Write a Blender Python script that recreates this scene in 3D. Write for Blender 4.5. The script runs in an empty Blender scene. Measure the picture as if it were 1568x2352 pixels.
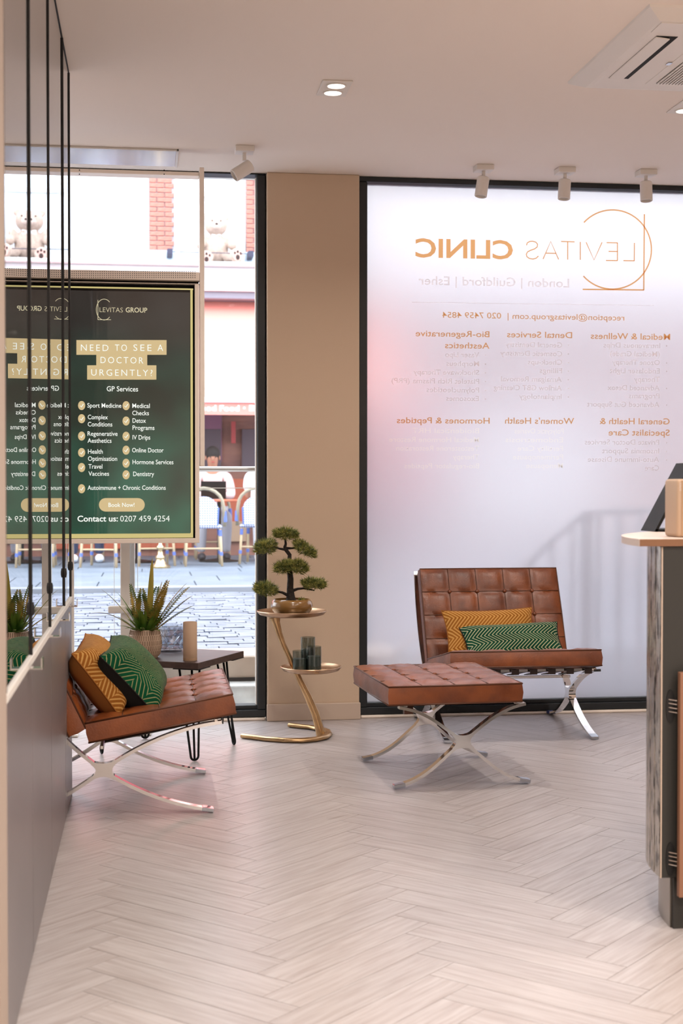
import bpy, bmesh, math, random
from mathutils import Vector, Matrix, Euler
from bpy_extras.object_utils import world_to_camera_view

S = bpy.context.scene
C = S.collection
R = math.radians
PI = math.pi
random.seed(7)

# ------------------------------------------------------------------ camera
CAM_H, YAW, PITCH, FPX = 1.18, R(7.8), R(1.12), 2352 * 50 / 36
cd = bpy.data.cameras.new('camera')
cd.sensor_fit = 'VERTICAL'; cd.sensor_height = 36; cd.sensor_width = 24; cd.lens = 50
cd.clip_start = .05; cd.clip_end = 200
cd.dof.use_dof = True; cd.dof.focus_distance = 6.1; cd.dof.aperture_fstop = 4.5
cam = bpy.data.objects.new('camera', cd); C.objects.link(cam)
cam.location = (0, 0, CAM_H); cam.rotation_euler = (PI / 2 - PITCH, 0, -YAW)
S.camera = cam

# ------------------------------------------------------------------ sky, exposure
w = bpy.data.worlds.new('overcast_sky'); S.world = w; w.use_nodes = True
bg = w.node_tree.nodes['Background']
bg.inputs[0].default_value = (.93, .96, 1.0, 1); bg.inputs[1].default_value = 6.2
S.view_settings.view_transform = 'Standard'; S.view_settings.look = 'None'
S.view_settings.gamma = 1; S.view_settings.exposure = 0.12
S.view_settings.use_curve_mapping = False
S.cycles.use_denoising = True
S.cycles.max_bounces = 6; S.cycles.diffuse_bounces = 3; S.cycles.glossy_bounces = 4
S.cycles.transparent_max_bounces = 12; S.cycles.transmission_bounces = 5
S.cycles.sample_clamp_indirect = 6
S.cycles.caustics_reflective = False
S.cycles.use_adaptive_sampling = True; S.cycles.adaptive_threshold = .05
LAMP = (1.0, .93, .85)
DOWNLIGHT_W, REAR_W = 5.5, 23.0

# ------------------------------------------------------------------ pixel <-> place helpers (frame 1568 x 2352)
_F = Vector((math.sin(YAW) * math.cos(PITCH), math.cos(YAW) * math.cos(PITCH), -math.sin(PITCH)))
_R = Vector((math.cos(YAW), -math.sin(YAW), 0)); _U = _R.cross(_F)
_O = Vector((0, 0, CAM_H))
def ray(px, py): return _F + _R * ((px - 784) / FPX) + _U * ((1176 - py) / FPX)
def on_z(px, py, z=0.0):
    d = ray(px, py); return _O + d * ((z - CAM_H) / d.z)
def at(px, py, Y):
    d = ray(px, py); return _O + d * (Y / d.y)
def on_x(px, py, X):
    d = ray(px, py); return _O + d * (X / d.x)
def pix(p):
    d = Vector(p) - _O; z = d.dot(_F)
    return 784 + d.dot(_R) / z * FPX, 1176 - d.dot(_U) / z * FPX

# ------------------------------------------------------------------ materials
def lin(c):
    return tuple((x / 255 / 12.92) if x / 255 <= .04045 else ((x / 255 + .055) / 1.055) ** 2.4 for x in c)
def rgb(*c): return (*lin(c), 1)
MATS = {}
def new_mat(name):
    m = bpy.data.materials.new(name); m.use_nodes = True
    m.node_tree.nodes.clear(); MATS[name] = m
    return m, m.node_tree.nodes, m.node_tree.links
def N(nodes, t, **kw):
    n = nodes.new(t)
    for k, v in kw.items():
        if k in n.inputs: n.inputs[k].default_value = v
        else: setattr(n, k, v)
    return n
def math_node(n, l, op, a, b=None, c=None):
    x = n.new('ShaderNodeMath'); x.operation = op
    for i, v in enumerate((a, b, c)):
        if v is None: continue
        if hasattr(v, 'is_linked') or hasattr(v, 'links'): l.new(v, x.inputs[i])
        else: x.inputs[i].default_value = v
    return x.outputs[0]
def mat(name, col, rough=.5, metal=0, col2=None, ns=8, stretch=(1, 1, 1), bump=0, bs=60, coat=0, spec=.5,
        emit=None, es=0, coat_r=.15, coords='Object', detail=4, sheen=0, rough2=None, contrast=(.35, .65)):
    m, n, l = new_mat(name)
    o = n.new('ShaderNodeOutputMaterial'); p = n.new('ShaderNodeBsdfPrincipled'); l.new(p.outputs[0], o.inputs[0])
    p.inputs['Base Color'].default_value = col if len(col) == 4 else (*col, 1)
    p.inputs['Roughness'].default_value = rough; p.inputs['Metallic'].default_value = metal
    p.inputs['Specular IOR Level'].default_value = spec
    p.inputs['Coat Weight'].default_value = coat; p.inputs['Coat Roughness'].default_value = coat_r
    p.inputs['Sheen Weight'].default_value = sheen
    if emit: p.inputs['Emission Color'].default_value = emit; p.inputs['Emission Strength'].default_value = es; m.cycles.emission_sampling = 'NONE'
    if col2 or bump or rough2 is not None:
        tc = n.new('ShaderNodeTexCoord'); mp = n.new('ShaderNodeMapping'); mp.inputs['Scale'].default_value = stretch
        l.new(tc.outputs[coords], mp.inputs[0])
    if col2:
        nz = N(n, 'ShaderNodeTexNoise', Scale=ns, Detail=detail); l.new(mp.outputs[0], nz.inputs[0])
        cr = n.new('ShaderNodeValToRGB'); cr.color_ramp.elements[0].color = col; cr.color_ramp.elements[1].color = col2
        cr.color_ramp.elements[0].position, cr.color_ramp.elements[1].position = contrast
        l.new(nz.outputs[0], cr.inputs[0]); l.new(cr.outputs[0], p.inputs['Base Color'])
    if rough2 is not None:
        nz = N(n, 'ShaderNodeTexNoise', Scale=ns * 1.7, Detail=3); l.new(mp.outputs[0], nz.inputs[0])
        mr = n.new('ShaderNodeMapRange'); mr.inputs[1].default_value = .3; mr.inputs[2].default_value = .7
        mr.inputs[3].default_value = rough; mr.inputs[4].default_value = rough2
        l.new(nz.outputs[0], mr.inputs[0]); l.new(mr.outputs[0], p.inputs['Roughness'])
    if bump:
        nb = N(n, 'ShaderNodeTexNoise', Scale=bs, Detail=3); l.new(mp.outputs[0], nb.inputs[0])
        b = N(n, 'ShaderNodeBump', Strength=bump, Distance=.01); l.new(nb.outputs[0], b.inputs['Height']); l.new(b.outputs[0], p.inputs['Normal'])
    return m
def glass(name, tint=(1, 1, 1), ior=1.5, base=0.0, gain=1.0, rough=0.0, streak=0):
    m, n, l = new_mat(name)
    o = n.new('ShaderNodeOutputMaterial'); mx = n.new('ShaderNodeMixShader'); l.new(mx.outputs[0], o.inputs[0])
    t = n.new('ShaderNodeBsdfTransparent'); t.inputs[0].default_value = (*tint, 1)
    g = n.new('ShaderNodeBsdfGlossy'); g.inputs['Roughness'].default_value = rough
    f = n.new('ShaderNodeFresnel'); f.inputs[0].default_value = ior
    ge = n.new('ShaderNodeNewGeometry')
    a = math_node(n, l, 'MULTIPLY_ADD', f.outputs[0], gain, base)
    inv = math_node(n, l, 'SUBTRACT', 1.0, ge.outputs['Backfacing'])
    fac = math_node(n, l, 'MULTIPLY', a, inv)
    fac = math_node(n, l, 'MINIMUM', fac, 1.0)
    l.new(fac, mx.inputs[0]); l.new(t.outputs[0], mx.inputs[1]); l.new(g.outputs[0], mx.inputs[2])
    return m

mat('paint_ceiling', rgb(244, 230, 218), .9, bump=.03, bs=250)
mat('paint_wall', rgb(210, 184, 158), .85, bump=.04, bs=200)
mat('paint_white', rgb(240, 229, 218), .85, bump=.03, bs=200)
mat('jamb_paint', rgb(170, 152, 138), .8)
mat('skirting', rgb(202, 180, 162), .6)
mat('black_frame', rgb(20, 25, 29), .45)
mat('white_metal', rgb(222, 216, 208), .45)
mat('cream_metal', rgb(251, 236, 222), .4)
mat('plastic_white', rgb(233, 224, 215), .5)
mat('plank_joint', rgb(146, 132, 124), .8)
mat('dark_gap', rgb(18, 16, 15), .8)
mat('grey_panel', rgb(108, 100, 99), .32, col2=rgb(101, 94, 93), ns=3, bump=.015, bs=500)
mat('chrome', (.80, .78, .76, 1), .08, 1)
mat('steel', (.62, .62, .63, 1), .25, 1)
mat('black_metal', rgb(14, 13, 14), .5, spec=.25)
mat('black_cable', rgb(10, 9, 9), .5)
mat('leather', rgb(100, 45, 14), .34, col2=rgb(148, 77, 31), ns=9, bump=.10, bs=140, coat=.12, coat_r=.32, spec=.6, contrast=(.3, .72), rough2=.46)
mat('leather_seam', rgb(92, 50, 26), .45)
mat('leather_dark', rgb(42, 24, 16), .5)
mat('fabric_black', rgb(14, 13, 12), .95)
mat('fabric_ochre', rgb(150, 92, 34), .95)
mat('wood_dark', rgb(74, 56, 48), .5, col2=rgb(58, 43, 37), ns=4, stretch=(1, 14, 14))
mat('gold', (.60, .40, .21, 1), .27, 1, col2=(.42, .26, .13, 1), ns=14, bump=.15, bs=30, rough2=.4)
mat('copper_dish', (.55, .38, .25, 1), .25, 1, col2=(.40, .24, .14, 1), ns=10, rough2=.42)
mat('ceramic_ochre', rgb(150, 110, 58), .25, col2=rgb(134, 94, 46), ns=6, coat=.6)
mat('soil', rgb(60, 44, 32), .95, col2=rgb(150, 122, 92), ns=90, bump=.6, bs=90)
mat('bark', rgb(30, 24, 20), .9, col2=rgb(46, 37, 30), ns=40, bump=.8, bs=60)
mat('needle', rgb(74, 88, 36), .7, col2=rgb(184, 176, 90), ns=60, contrast=(.4, .68))
mat('ceramic_beige', rgb(186, 160, 136), .6)
mat('ceramic_groove', rgb(136, 112, 92), .8)
mat('frond', rgb(62, 84, 24), .55, col2=rgb(170, 136, 50), ns=9, contrast=(.42, .62))
mat('leaf_green', rgb(66, 104, 30), .5, col2=rgb(120, 142, 46), ns=10)
mat('blade_yellow', rgb(120, 124, 42), .5, col2=rgb(170, 146, 56), ns=9)
mat('speaker_beige', rgb(190, 160, 134), .6)
mat('speaker_cloth', rgb(176, 142, 112), .9, bump=.3, bs=900)
mat('smoke_wax', rgb(120, 124, 118), .5)
mat('counter_top', rgb(222, 202, 190), .4)
mat('counter_edge', rgb(128, 88, 60), .6)
mat('counter_dark', rgb(42, 40, 36), .55, bump=.05, bs=300)
mat('plinth', rgb(172, 166, 156), .3, 1)
mat('hinge_cup', rgb(8, 8, 8), .5)
mat('door_wood', rgb(140, 98, 74), .6)
mat('screen_black', rgb(10, 11, 12), .12)
mat('lamp_glow', (1, 1, 1, 1), .5, emit=(1, .93, .82, 1), es=5)
def ink(name, tint, body, k):
    m, n, l = new_mat(name)
    o = n.new('ShaderNodeOutputMaterial'); mx = N(n, 'ShaderNodeMixShader', Fac=k); l.new(mx.outputs[0], o.inputs[0])
    t = n.new('ShaderNodeBsdfTransparent'); t.inputs[0].default_value = tint
    d = n.new('ShaderNodeBsdfTranslucent'); d.inputs[0].default_value = body
    l.new(t.outputs[0], mx.inputs[1]); l.new(d.outputs[0], mx.inputs[2])
ink('orange_print', (.78, .42, .17, 1), rgb(226, 160, 90), .25)
ink('pale_print', (.92, .85, .81, 1), rgb(236, 222, 212), .35)
ink('ivory_print', (1, .97, .92, 1), rgb(255, 250, 240), .75)
# street
mat('white_render', rgb(236, 236, 236), .8)
mat('window_paint', rgb(240, 241, 242), .6)
mat('brick', rgb(164, 100, 88), .9, col2=rgb(190, 126, 112), ns=3, coords='Generated')
mat('mortar', rgb(172, 170, 176), .95)
mat('stone_pale', rgb(206, 206, 208), .85)
mat('stone_blue', rgb(176, 192, 208), .85)
mat('awning_red', rgb(232, 140, 128), .8)
mat('awning_grey', rgb(128, 128, 140), .6)
mat('white_letters', rgb(250, 250, 250), .7)
mat('cafe_wall', rgb(150, 106, 92), .8, col2=rgb(120, 84, 78), ns=2.0, stretch=(1, 1, 3))
mat('cafe_dark', rgb(84, 72, 82), .5)
mat('shop_red', rgb(214, 104, 110), .7)
mat('cafe_purple', rgb(128, 84, 108), .7)
mat('red_sign', rgb(176, 70, 72), .6)
mat('terracotta', rgb(184, 96, 70), .8)
mat('sand_panel', rgb(176, 148, 124), .8)
mat('flagstone', rgb(94, 104, 116), .7, col2=rgb(108, 118, 130), ns=2)
mat('setts', rgb(98, 106, 120), .6, col2=rgb(116, 123, 136), ns=5)
mat('joint_sand', rgb(110, 113, 122), .95)
mat('kerb', rgb(136, 140, 148), .8)
mat('ledge_stone', rgb(196, 184, 172), .9, col2=rgb(178, 168, 158), ns=6)
mat('ledge_dark', rgb(120, 118, 116), .9, col2=rgb(170, 172, 170), ns=5)
mat('well_floor', rgb(150, 155, 165), .9)
mat('rail_paint', rgb(52, 52, 74), .6)
mat('galv', rgb(186, 184, 180), .4, .6)
mat('plush', rgb(166, 146, 134), 1, col2=rgb(182, 162, 150), ns=30, bump=.6, bs=120)
mat('plush_light', rgb(182, 166, 156), 1)
mat('plush_pad', rgb(196, 160, 150), 1)
mat('plush_dark', rgb(62, 48, 46), 1)
mat('skin', rgb(176, 124, 100), .6)
mat('hair', rgb(34, 28, 28), .8)
mat('cloth_pink', rgb(226, 196, 194), .9)
mat('cloth_white', rgb(236, 238, 244), .9)
mat('cloth_grey', rgb(160, 158, 166), .9)
mat('cloth_navy', rgb(52, 56, 78), .9)
mat('shoe_white', rgb(226, 228, 234), .7)
mat('shoe_dark', rgb(48, 44, 50), .7)
mat('rattan', rgb(150, 140, 120), .6)
mat('bamboo', rgb(186, 164, 132), .6)
mat('binding_blue', rgb(86, 108, 176), .7)
mat('brass', (.80, .58, .32, 1), .25, 1)
glass('plastic_clear', (.74, .77, .82), 1.5, base=.10)
glass('window_glass', (.97, .985, 1.0), 1.45)
glass('tall_glass', (.86, .88, .88), 1.5, base=.42, gain=1.0)
glass('smoke_glass', (.70, .74, .73), 1.5, base=.03)
glass('crystal', (.84, .87, .90), 1.7, base=.22, rough=.04)

def frosted():
    m, n, l = new_mat('frosted_film')
    o = n.new('ShaderNodeOutputMaterial'); mx = N(n, 'ShaderNodeMixShader', Fac=.36); l.new(mx.outputs[0], o.inputs[0])
    r = n.new('ShaderNodeBsdfRefraction'); r.inputs['Roughness'].default_value = .36; r.inputs['IOR'].default_value = 1.28
    r.inputs['Color'].default_value = (.68, .665, .665, 1)
    t = n.new('ShaderNodeBsdfTranslucent'); t.inputs[0].default_value = (.70, .65, .665, 1)
    ad = N(n, 'ShaderNodeMixShader', Fac=.05); g = n.new('ShaderNodeBsdfGlossy'); g.inputs['Roughness'].default_value = .2
    l.new(r.outputs[0], mx.inputs[1]); l.new(t.outputs[0], mx.inputs[2])
    return m
frosted()

def oak():
    m, n, l = new_mat('oak_plank')
    o = n.new('ShaderNodeOutputMaterial'); p = n.new('ShaderNodeBsdfPrincipled'); l.new(p.outputs[0], o.inputs[0])
    uv = n.new('ShaderNodeTexCoord'); oi = n.new('ShaderNodeObjectInfo')
    mp = n.new('ShaderNodeMapping'); l.new(uv.outputs['UV'], mp.inputs[0])
    cx = n.new('ShaderNodeCombineXYZ'); k = math_node(n, l, 'MULTIPLY', oi.outputs['Random'], 37.0)
    l.new(k, cx.inputs[0]); l.new(k, cx.inputs[1]); l.new(cx.outputs[0], mp.inputs['Location'])
    m2 = n.new('ShaderNodeMapping'); m2.inputs['Scale'].default_value = (2.2, 34, 1); l.new(mp.outputs[0], m2.inputs[0])
    nz = N(n, 'ShaderNodeTexNoise', Scale=2.0, Detail=6, Roughness=.6); l.new(m2.outputs[0], nz.inputs[0])
    m3 = n.new('ShaderNodeMapping'); m3.inputs['Scale'].default_value = (3, 7, 1); l.new(mp.outputs[0], m3.inputs[0])
    n2 = N(n, 'ShaderNodeTexNoise', Scale=1.6, Detail=3); l.new(m3.outputs[0], n2.inputs[0])
    cr = n.new('ShaderNodeValToRGB'); e = cr.color_ramp.elements
    e[0].position = .30; e[0].color = rgb(164, 151, 147); e[1].position = .62; e[1].color = rgb(190, 181, 179)
    l.new(nz.outputs[0], cr.inputs[0])
    # sparse knots and dark streaks
    c2 = n.new('ShaderNodeValToRGB'); e = c2.color_ramp.elements
    e[0].position = .70; e[0].color = (1, 1, 1, 1); e[1].position = .80; e[1].color = (.52, .45, .40, 1)
    l.new(n2.outputs[0], c2.inputs[0])
    mul = N(n, 'ShaderNodeMix', data_type='RGBA', blend_type='MULTIPLY'); mul.inputs[0].default_value = 1
    l.new(cr.outputs[0], mul.inputs[6]); l.new(c2.outputs[0], mul.inputs[7])
    v = n.new('ShaderNodeMapRange'); v.inputs[3].default_value = .95; v.inputs[4].default_value = 1.04
    l.new(oi.outputs['Random'], v.inputs[0])
    hs = n.new('ShaderNodeHueSaturation'); l.new(mul.outputs[2], hs.inputs['Color']); l.new(v.outputs[0], hs.inputs['Value'])
    l.new(hs.outputs[0], p.inputs['Base Color'])
    p.inputs['Roughness'].default_value = .33; p.inputs['Specular IOR Level'].default_value = .55
    b = N(n, 'ShaderNodeBump', Strength=.10, Distance=.004); l.new(nz.outputs[0], b.inputs['Height']); l.new(b.outputs[0], p.inputs['Normal'])
    return m
oak()

def chevron(name, base, line, nrows, ncols, amp, lw, nested=False, sheen_col=None, line2=None):
    """woven chevron stripes: u, v run over the pillow face"""
    m, n, l = new_mat(name)
    o = n.new('ShaderNodeOutputMaterial'); p = n.new('ShaderNodeBsdfPrincipled'); l.new(p.outputs[0], o.inputs[0])
    tc = n.new('ShaderNodeTexCoord'); sp = n.new('ShaderNodeSeparateXYZ'); l.new(tc.outputs['UV'], sp.inputs[0])
    u, v = sp.outputs[0], sp.outputs[1]
    if nested:   # rows of nested peaks
        vs = math_node(n, l, 'MULTIPLY', v, nrows); row = math_node(n, l, 'FLOOR', vs); fv = math_node(n, l, 'FRACT', vs)
        sh = math_node(n, l, 'MULTIPLY', row, .5)
        us = math_node(n, l, 'MULTIPLY_ADD', u, ncols, sh)
        tri = math_node(n, l, 'PINGPONG', us, .5)
        s = math_node(n, l, 'ADD', math_node(n, l, 'MULTIPLY', tri, amp), math_node(n, l, 'MULTIPLY', fv, 4.0))
    else:        # bands of slanted stripes that turn at every band
        vs = math_node(n, l, 'MULTIPLY', v, nrows)
        wob = math_node(n, l, 'PINGPONG', vs, 1.0)
        s = math_node(n, l, 'MULTIPLY_ADD', u, ncols, math_node(n, l, 'MULTIPLY', wob, amp))
    f = math_node(n, l, 'FRACT', s)
    g = math_node(n, l, 'LESS_THAN', f, lw)
    mx = N(n, 'ShaderNodeMix', data_type='RGBA'); l.new(g, mx.inputs[0])
    nz = N(n, 'ShaderNodeTexNoise', Scale=3.0, Detail=2); l.new(tc.outputs['UV'], nz.inputs[0])
    mb = N(n, 'ShaderNodeMix', data_type='RGBA'); l.new(nz.outputs[0], mb.inputs[0])
    mb.inputs[6].default_value = base; mb.inputs[7].default_value = sheen_col or base
    l.new(mb.outputs[2], mx.inputs[6]); mx.inputs[7].default_value = line
    l.new(mx.outputs[2], p.inputs['Base Color']); p.inputs['Roughness'].default_value = .85
    p.inputs['Specular IOR Level'].default_value = .08; p.inputs['Sheen Weight'].default_value = .03; p.inputs['Sheen Roughness'].default_value = .4
    b = N(n, 'ShaderNodeBump', Strength=.5, Distance=.004, invert=True); l.new(g, b.inputs['Height']); l.new(b.outputs[0], p.inputs['Normal'])
    return m
chevron('weave_green_peaks', rgb(10, 34, 24), rgb(138, 138, 96), 4, 3, 12.0, .24, True, rgb(16, 92, 56))
chevron('weave_ochre_peaks', rgb(124, 72, 24), rgb(200, 150, 84), 4, 3, 12.0, .40, True, rgb(168, 104, 44))
chevron('weave_green_bands', rgb(12, 34, 26), rgb(176, 180, 142), 5, 25, 2.6, .30, False, rgb(22, 84, 58))
chevron('weave_ochre_bands', rgb(138, 82, 28), rgb(206, 154, 84), 5, 24, 2.6, .46, False, rgb(170, 108, 46))

def woven():
    m, n, l = new_mat('woven_back')
    o = n.new('ShaderNodeOutputMaterial'); p = n.new('ShaderNodeBsdfPrincipled'); l.new(p.outputs[0], o.inputs[0])
    tc = n.new('ShaderNodeTexCoord'); mp = n.new('ShaderNodeMapping'); mp.inputs['Scale'].default_value = (52, 52, 52)
    mp.inputs['Rotation'].default_value = (0, PI / 4, 0)
    l.new(tc.outputs['Object'], mp.inputs[0])
    c = N(n, 'ShaderNodeTexChecker', Scale=1.0, Color1=rgb(240, 240, 244), Color2=rgb(112, 130, 180)); l.new(mp.outputs[0], c.inputs[0])
    l.new(c.outputs[0], p.inputs['Base Color']); p.inputs['Roughness'].default_value = .7
woven()

def screen():
    m, n, l = new_mat('screen_picture')
    o = n.new('ShaderNodeOutputMaterial'); p = n.new('ShaderNodeBsdfPrincipled'); l.new(p.outputs[0], o.inputs[0])
    tc = n.new('ShaderNodeTexCoord'); mp = n.new('ShaderNodeMapping'); l.new(tc.outputs['Generated'], mp.inputs[0])
    sp = n.new('ShaderNodeSeparateXYZ'); l.new(mp.outputs[0], sp.inputs[0])
    ms = n.new('ShaderNodeMapping'); ms.inputs['Scale'].default_value = (1.0, 1, 2.0); ms.inputs['Rotation'].default_value = (0, .5, 0)
    l.new(tc.outputs['Generated'], ms.inputs[0])
    nz = N(n, 'ShaderNodeTexNoise', Scale=2.2, Detail=1.5); l.new(ms.outputs[0], nz.inputs[0])
    g = n.new('ShaderNodeValToRGB'); e = g.color_ramp.elements           # bottom to top
    e[0].position = 0; e[0].color = rgb(8, 74, 54); e[1].position = 1; e[1].color = rgb(30, 26, 24)
    for pos, c in ((.25, (14, 66, 50)), (.5, (10, 52, 38)), (.72, (14, 38, 30)), (.86, (26, 30, 28))):
        x = e.new(pos); x.color = rgb(*c)
    l.new(sp.outputs[2], g.inputs[0])
    cr = n.new('ShaderNodeValToRGB'); e = cr.color_ramp.elements
    e[0].position = .35; e[0].color = (.45, .5, .5, 1); e[1].position = .72; e[1].color = (1.6, 1.9, 2.0, 1)
    l.new(nz.outputs[0], cr.inputs[0])
    mu = N(n, 'ShaderNodeMix', data_type='RGBA', blend_type='MULTIPLY'); mu.inputs[0].default_value = 1
    l.new(g.outputs[0], mu.inputs[6]); l.new(cr.outputs[0], mu.inputs[7])
    p.inputs['Base Color'].default_value = (.01, .01, .01, 1); p.inputs['Roughness'].default_value = .5
    p.inputs['Coat Weight'].default_value = 1; p.inputs['Coat Roughness'].default_value = .03
    l.new(mu.outputs[2], p.inputs['Emission Color']); p.inputs['Emission Strength'].default_value = .85; m.cycles.emission_sampling = 'NONE'
screen()
def glow(name, col, s=1.0):
    return mat(name, (.02, .02, .02, 1), .6, emit=col, es=s)
glow('screen_gold', rgb(206, 182, 134), .95)
glow('screen_border', rgb(206, 190, 124), .9)
glow('screen_white', rgb(240, 244, 236), 1.0)
glow('screen_ivory', rgb(216, 206, 170), .9)

def mirror_strip():
    m, n, l = new_mat('antique_mirror')
    o = n.new('ShaderNodeOutputMaterial'); p = n.new('ShaderNodeBsdfPrincipled'); l.new(p.outputs[0], o.inputs[0])
    tc = n.new('ShaderNodeTexCoord'); mp = n.new('ShaderNodeMapping'); mp.inputs['Scale'].default_value = (3, 3, .7); l.new(tc.outputs['Object'], mp.inputs[0])
    oi = n.new('ShaderNodeObjectInfo'); va = N(n, 'ShaderNodeVectorMath', operation='ADD'); l.new(mp.outputs[0], va.inputs[0]); l.new(oi.outputs['Random'], va.inputs[1])
    nz = N(n, 'ShaderNodeTexNoise', Scale=30, Detail=6, Roughness=.65); l.new(va.outputs[0], nz.inputs[0])
    cr = n.new('ShaderNodeValToRGB'); e = cr.color_ramp.elements
    e[0].position = .40; e[0].color = rgb(46, 44, 38); e[1].position = .50; e[1].color = rgb(196, 190, 180)
    l.new(nz.outputs[0], cr.inputs[0]); l.new(cr.outputs[0], p.inputs['Base Color'])
    p.inputs['Metallic'].default_value = .85; p.inputs['Roughness'].default_value = .12
    b = N(n, 'ShaderNodeBump', Strength=.25, Distance=.01); l.new(nz.outputs[0], b.inputs['Height']); l.new(b.outputs[0], p.inputs['Normal'])
mirror_strip()
# ------------------------------------------------------------------ builders
class MB:
    def __init__(s): s.bm = bmesh.new()
    def box(s, c, d, rot=None, bev=0, seg=1):
        r = bmesh.ops.create_cube(s.bm, size=1); vs = r['verts']
        M_ = Matrix.Translation(Vector(c)) @ (rot.to_4x4() if rot else Matrix()) @ Matrix.Diagonal((d[0], d[1], d[2], 1))
        bmesh.ops.transform(s.bm, matrix=M_, verts=vs)
        if bev:
            es = list({e for v in vs for e in v.link_edges})
            bmesh.ops.bevel(s.bm, geom=es, offset=bev, segments=seg, profile=.5, affect='EDGES', clamp_overlap=True)
        return s
    def span(s, x0, x1, y0, y1, z0, z1, bev=0, seg=1):
        return s.box(((x0 + x1) / 2, (y0 + y1) / 2, (z0 + z1) / 2), (abs(x1 - x0), abs(y1 - y0), abs(z1 - z0)), None, bev, seg)
    def prism(s, poly, fn0, fn1):
        a = [s.bm.verts.new(fn0(*p)) for p in poly]; b = [s.bm.verts.new(fn1(*p)) for p in poly]
        k = len(poly)
        s.bm.faces.new(a); s.bm.faces.new(b[::-1])
        for i in range(k): s.bm.faces.new((a[i], b[i], b[(i + 1) % k], a[(i + 1) % k]))
        return s
    def tube(s, pts, r, seg=8, closed=False, caps=True, flat=None):
        pts = [Vector(p) for p in pts]; n_ = len(pts)
        rs = r if isinstance(r, (list, tuple)) else [r] * n_
        rings = []; prev = None
        for i, p in enumerate(pts):
            if closed: t = pts[(i + 1) % n_] - pts[i - 1]
            else: t = pts[min(i + 1, n_ - 1)] - pts[max(i - 1, 0)]
            if t.length < 1e-9: t = Vector((0, 0, 1))
            t.normalize()
            if flat is not None: a = Vector(flat); a = (a - t * a.dot(t))
            elif prev is None: a = t.orthogonal()
            else: a = prev - t * prev.dot(t)
            if a.length < 1e-6: a = t.orthogonal()
            a.normalize(); prev = a; b = t.cross(a)
            ra, rb = rs[i] if isinstance(rs[i], (tuple, list)) else (rs[i], rs[i])
            rings.append([s.bm.verts.new(p + a * (ra * math.cos(2 * PI * (k + .5) / seg)) + b * (rb * math.sin(2 * PI * (k + .5) / seg))) for k in range(seg)])
        m_ = n_ if closed else n_ - 1
        for i in range(m_):
            A, B = rings[i], rings[(i + 1) % n_]
            for k in range(seg): s.bm.faces.new((A[k], A[(k + 1) % seg], B[(k + 1) % seg], B[k]))
        if caps and not closed:
            s.bm.faces.new(rings[0][::-1]); s.bm.faces.new(rings[-1])
        return s
    def lathe(s, prof, seg=32, c=(0, 0, 0), rot=None, sx=1, sy=1):
        c = Vector(c); rings = []
        for (r, z) in prof:
            if r < 1e-6: ring = [Vector((0, 0, z))]
            else: ring = [Vector((r * math.cos(2 * PI * k / seg) * sx, r * math.sin(2 * PI * k / seg) * sy, z)) for k in range(seg)]
            rings.append([s.bm.verts.new((rot @ v if rot else v) + c) for v in ring])
        for A, B in zip(rings, rings[1:]):
            for k in range(seg):
                q = [A[k % len(A)], A[(k + 1) % len(A)], B[(k + 1) % len(B)], B[k % len(B)]]
                u_ = []
                for v in q:
                    if v not in u_: u_.append(v)
                if len(u_) > 2:
                    try: s.bm.faces.new(u_)
                    except ValueError: pass
        return s
    def sphere(s, c, r, seg=16, rot=None):
        r = r if isinstance(r, (tuple, list)) else (r, r, r)
        q = bmesh.ops.create_uvsphere(s.bm, u_segments=seg, v_segments=max(6, seg * 2 // 3), radius=1)
        bmesh.ops.transform(s.bm, matrix=Matrix.Translation(Vector(c)) @ (rot.to_4x4() if rot else Matrix()) @ Matrix.Diagonal((*r, 1)), verts=q['verts'])
        return s
    def face(s, pts):
        s.bm.faces.new([s.bm.verts.new(Vector(p)) for p in pts]); return s
    def mesh(s, name, smooth=False, recalc=True):
        if recalc: bmesh.ops.recalc_face_normals(s.bm, faces=s.bm.faces)
        me = bpy.data.meshes.new(name); s.bm.to_mesh(me); s.bm.free()
        if smooth:
            for p in me.polygons: p.use_smooth = True
        return me
    def build(s, name, m, parent=None, smooth=False, loc=None, rot=None, recalc=True):
        return place(s.mesh(name, smooth, recalc), name, m, parent, loc, rot)
def place(me, name, m, parent=None, loc=None, rot=None):
    o = bpy.data.objects.new(name, me); C.objects.link(o)
    if m and not me.materials: me.materials.append(MATS[m])
    if parent: o.parent = parent
    if loc is not None: o.location = loc
    if rot is not None: o.rotation_euler = rot
    return o
def auto(o, deg=35):
    """smooth shading with sharp creases"""
    me = o.data
    for p in me.polygons: p.use_smooth = True
    try: me.set_sharp_from_angle(angle=R(deg))
    except Exception: pass
    return o
def tag(o, label=None, cat=None, group=None, kind=None):
    if label: o['label'] = label
    if cat: o['category'] = cat
    if group: o['group'] = group
    if kind: o['kind'] = kind
    return o
def thing(name, label, cat, loc=(0, 0, 0), rz=0, group=None, kind=None):
    o = bpy.data.objects.new(name, None); C.objects.link(o); o.empty_display_size = .1
    o.location = loc; o.rotation_euler = (0, 0, rz)
    return tag(o, label, cat, group, kind)
def struct(name, loc=(0, 0, 0)):
    o = bpy.data.objects.new(name, None); C.objects.link(o); o.location = loc; o['kind'] = 'structure'; return o
def copy_tree(o, parent=None):
    c = o.copy(); C.objects.link(c); c.parent = parent
    for ch in list(o.children): copy_tree(ch, c)
    return c
def bez(p0, p1, p2, p3, n_):
    out = []
    for i in range(n_ + 1):
        t = i / n_; a = (1 - t)
        out.append(tuple(a**3 * q0 + 3 * a * a * t * q1 + 3 * a * t * t * q2 + t**3 * q3 for q0, q1, q2, q3 in zip(p0, p1, p2, p3)))
    return out

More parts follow.
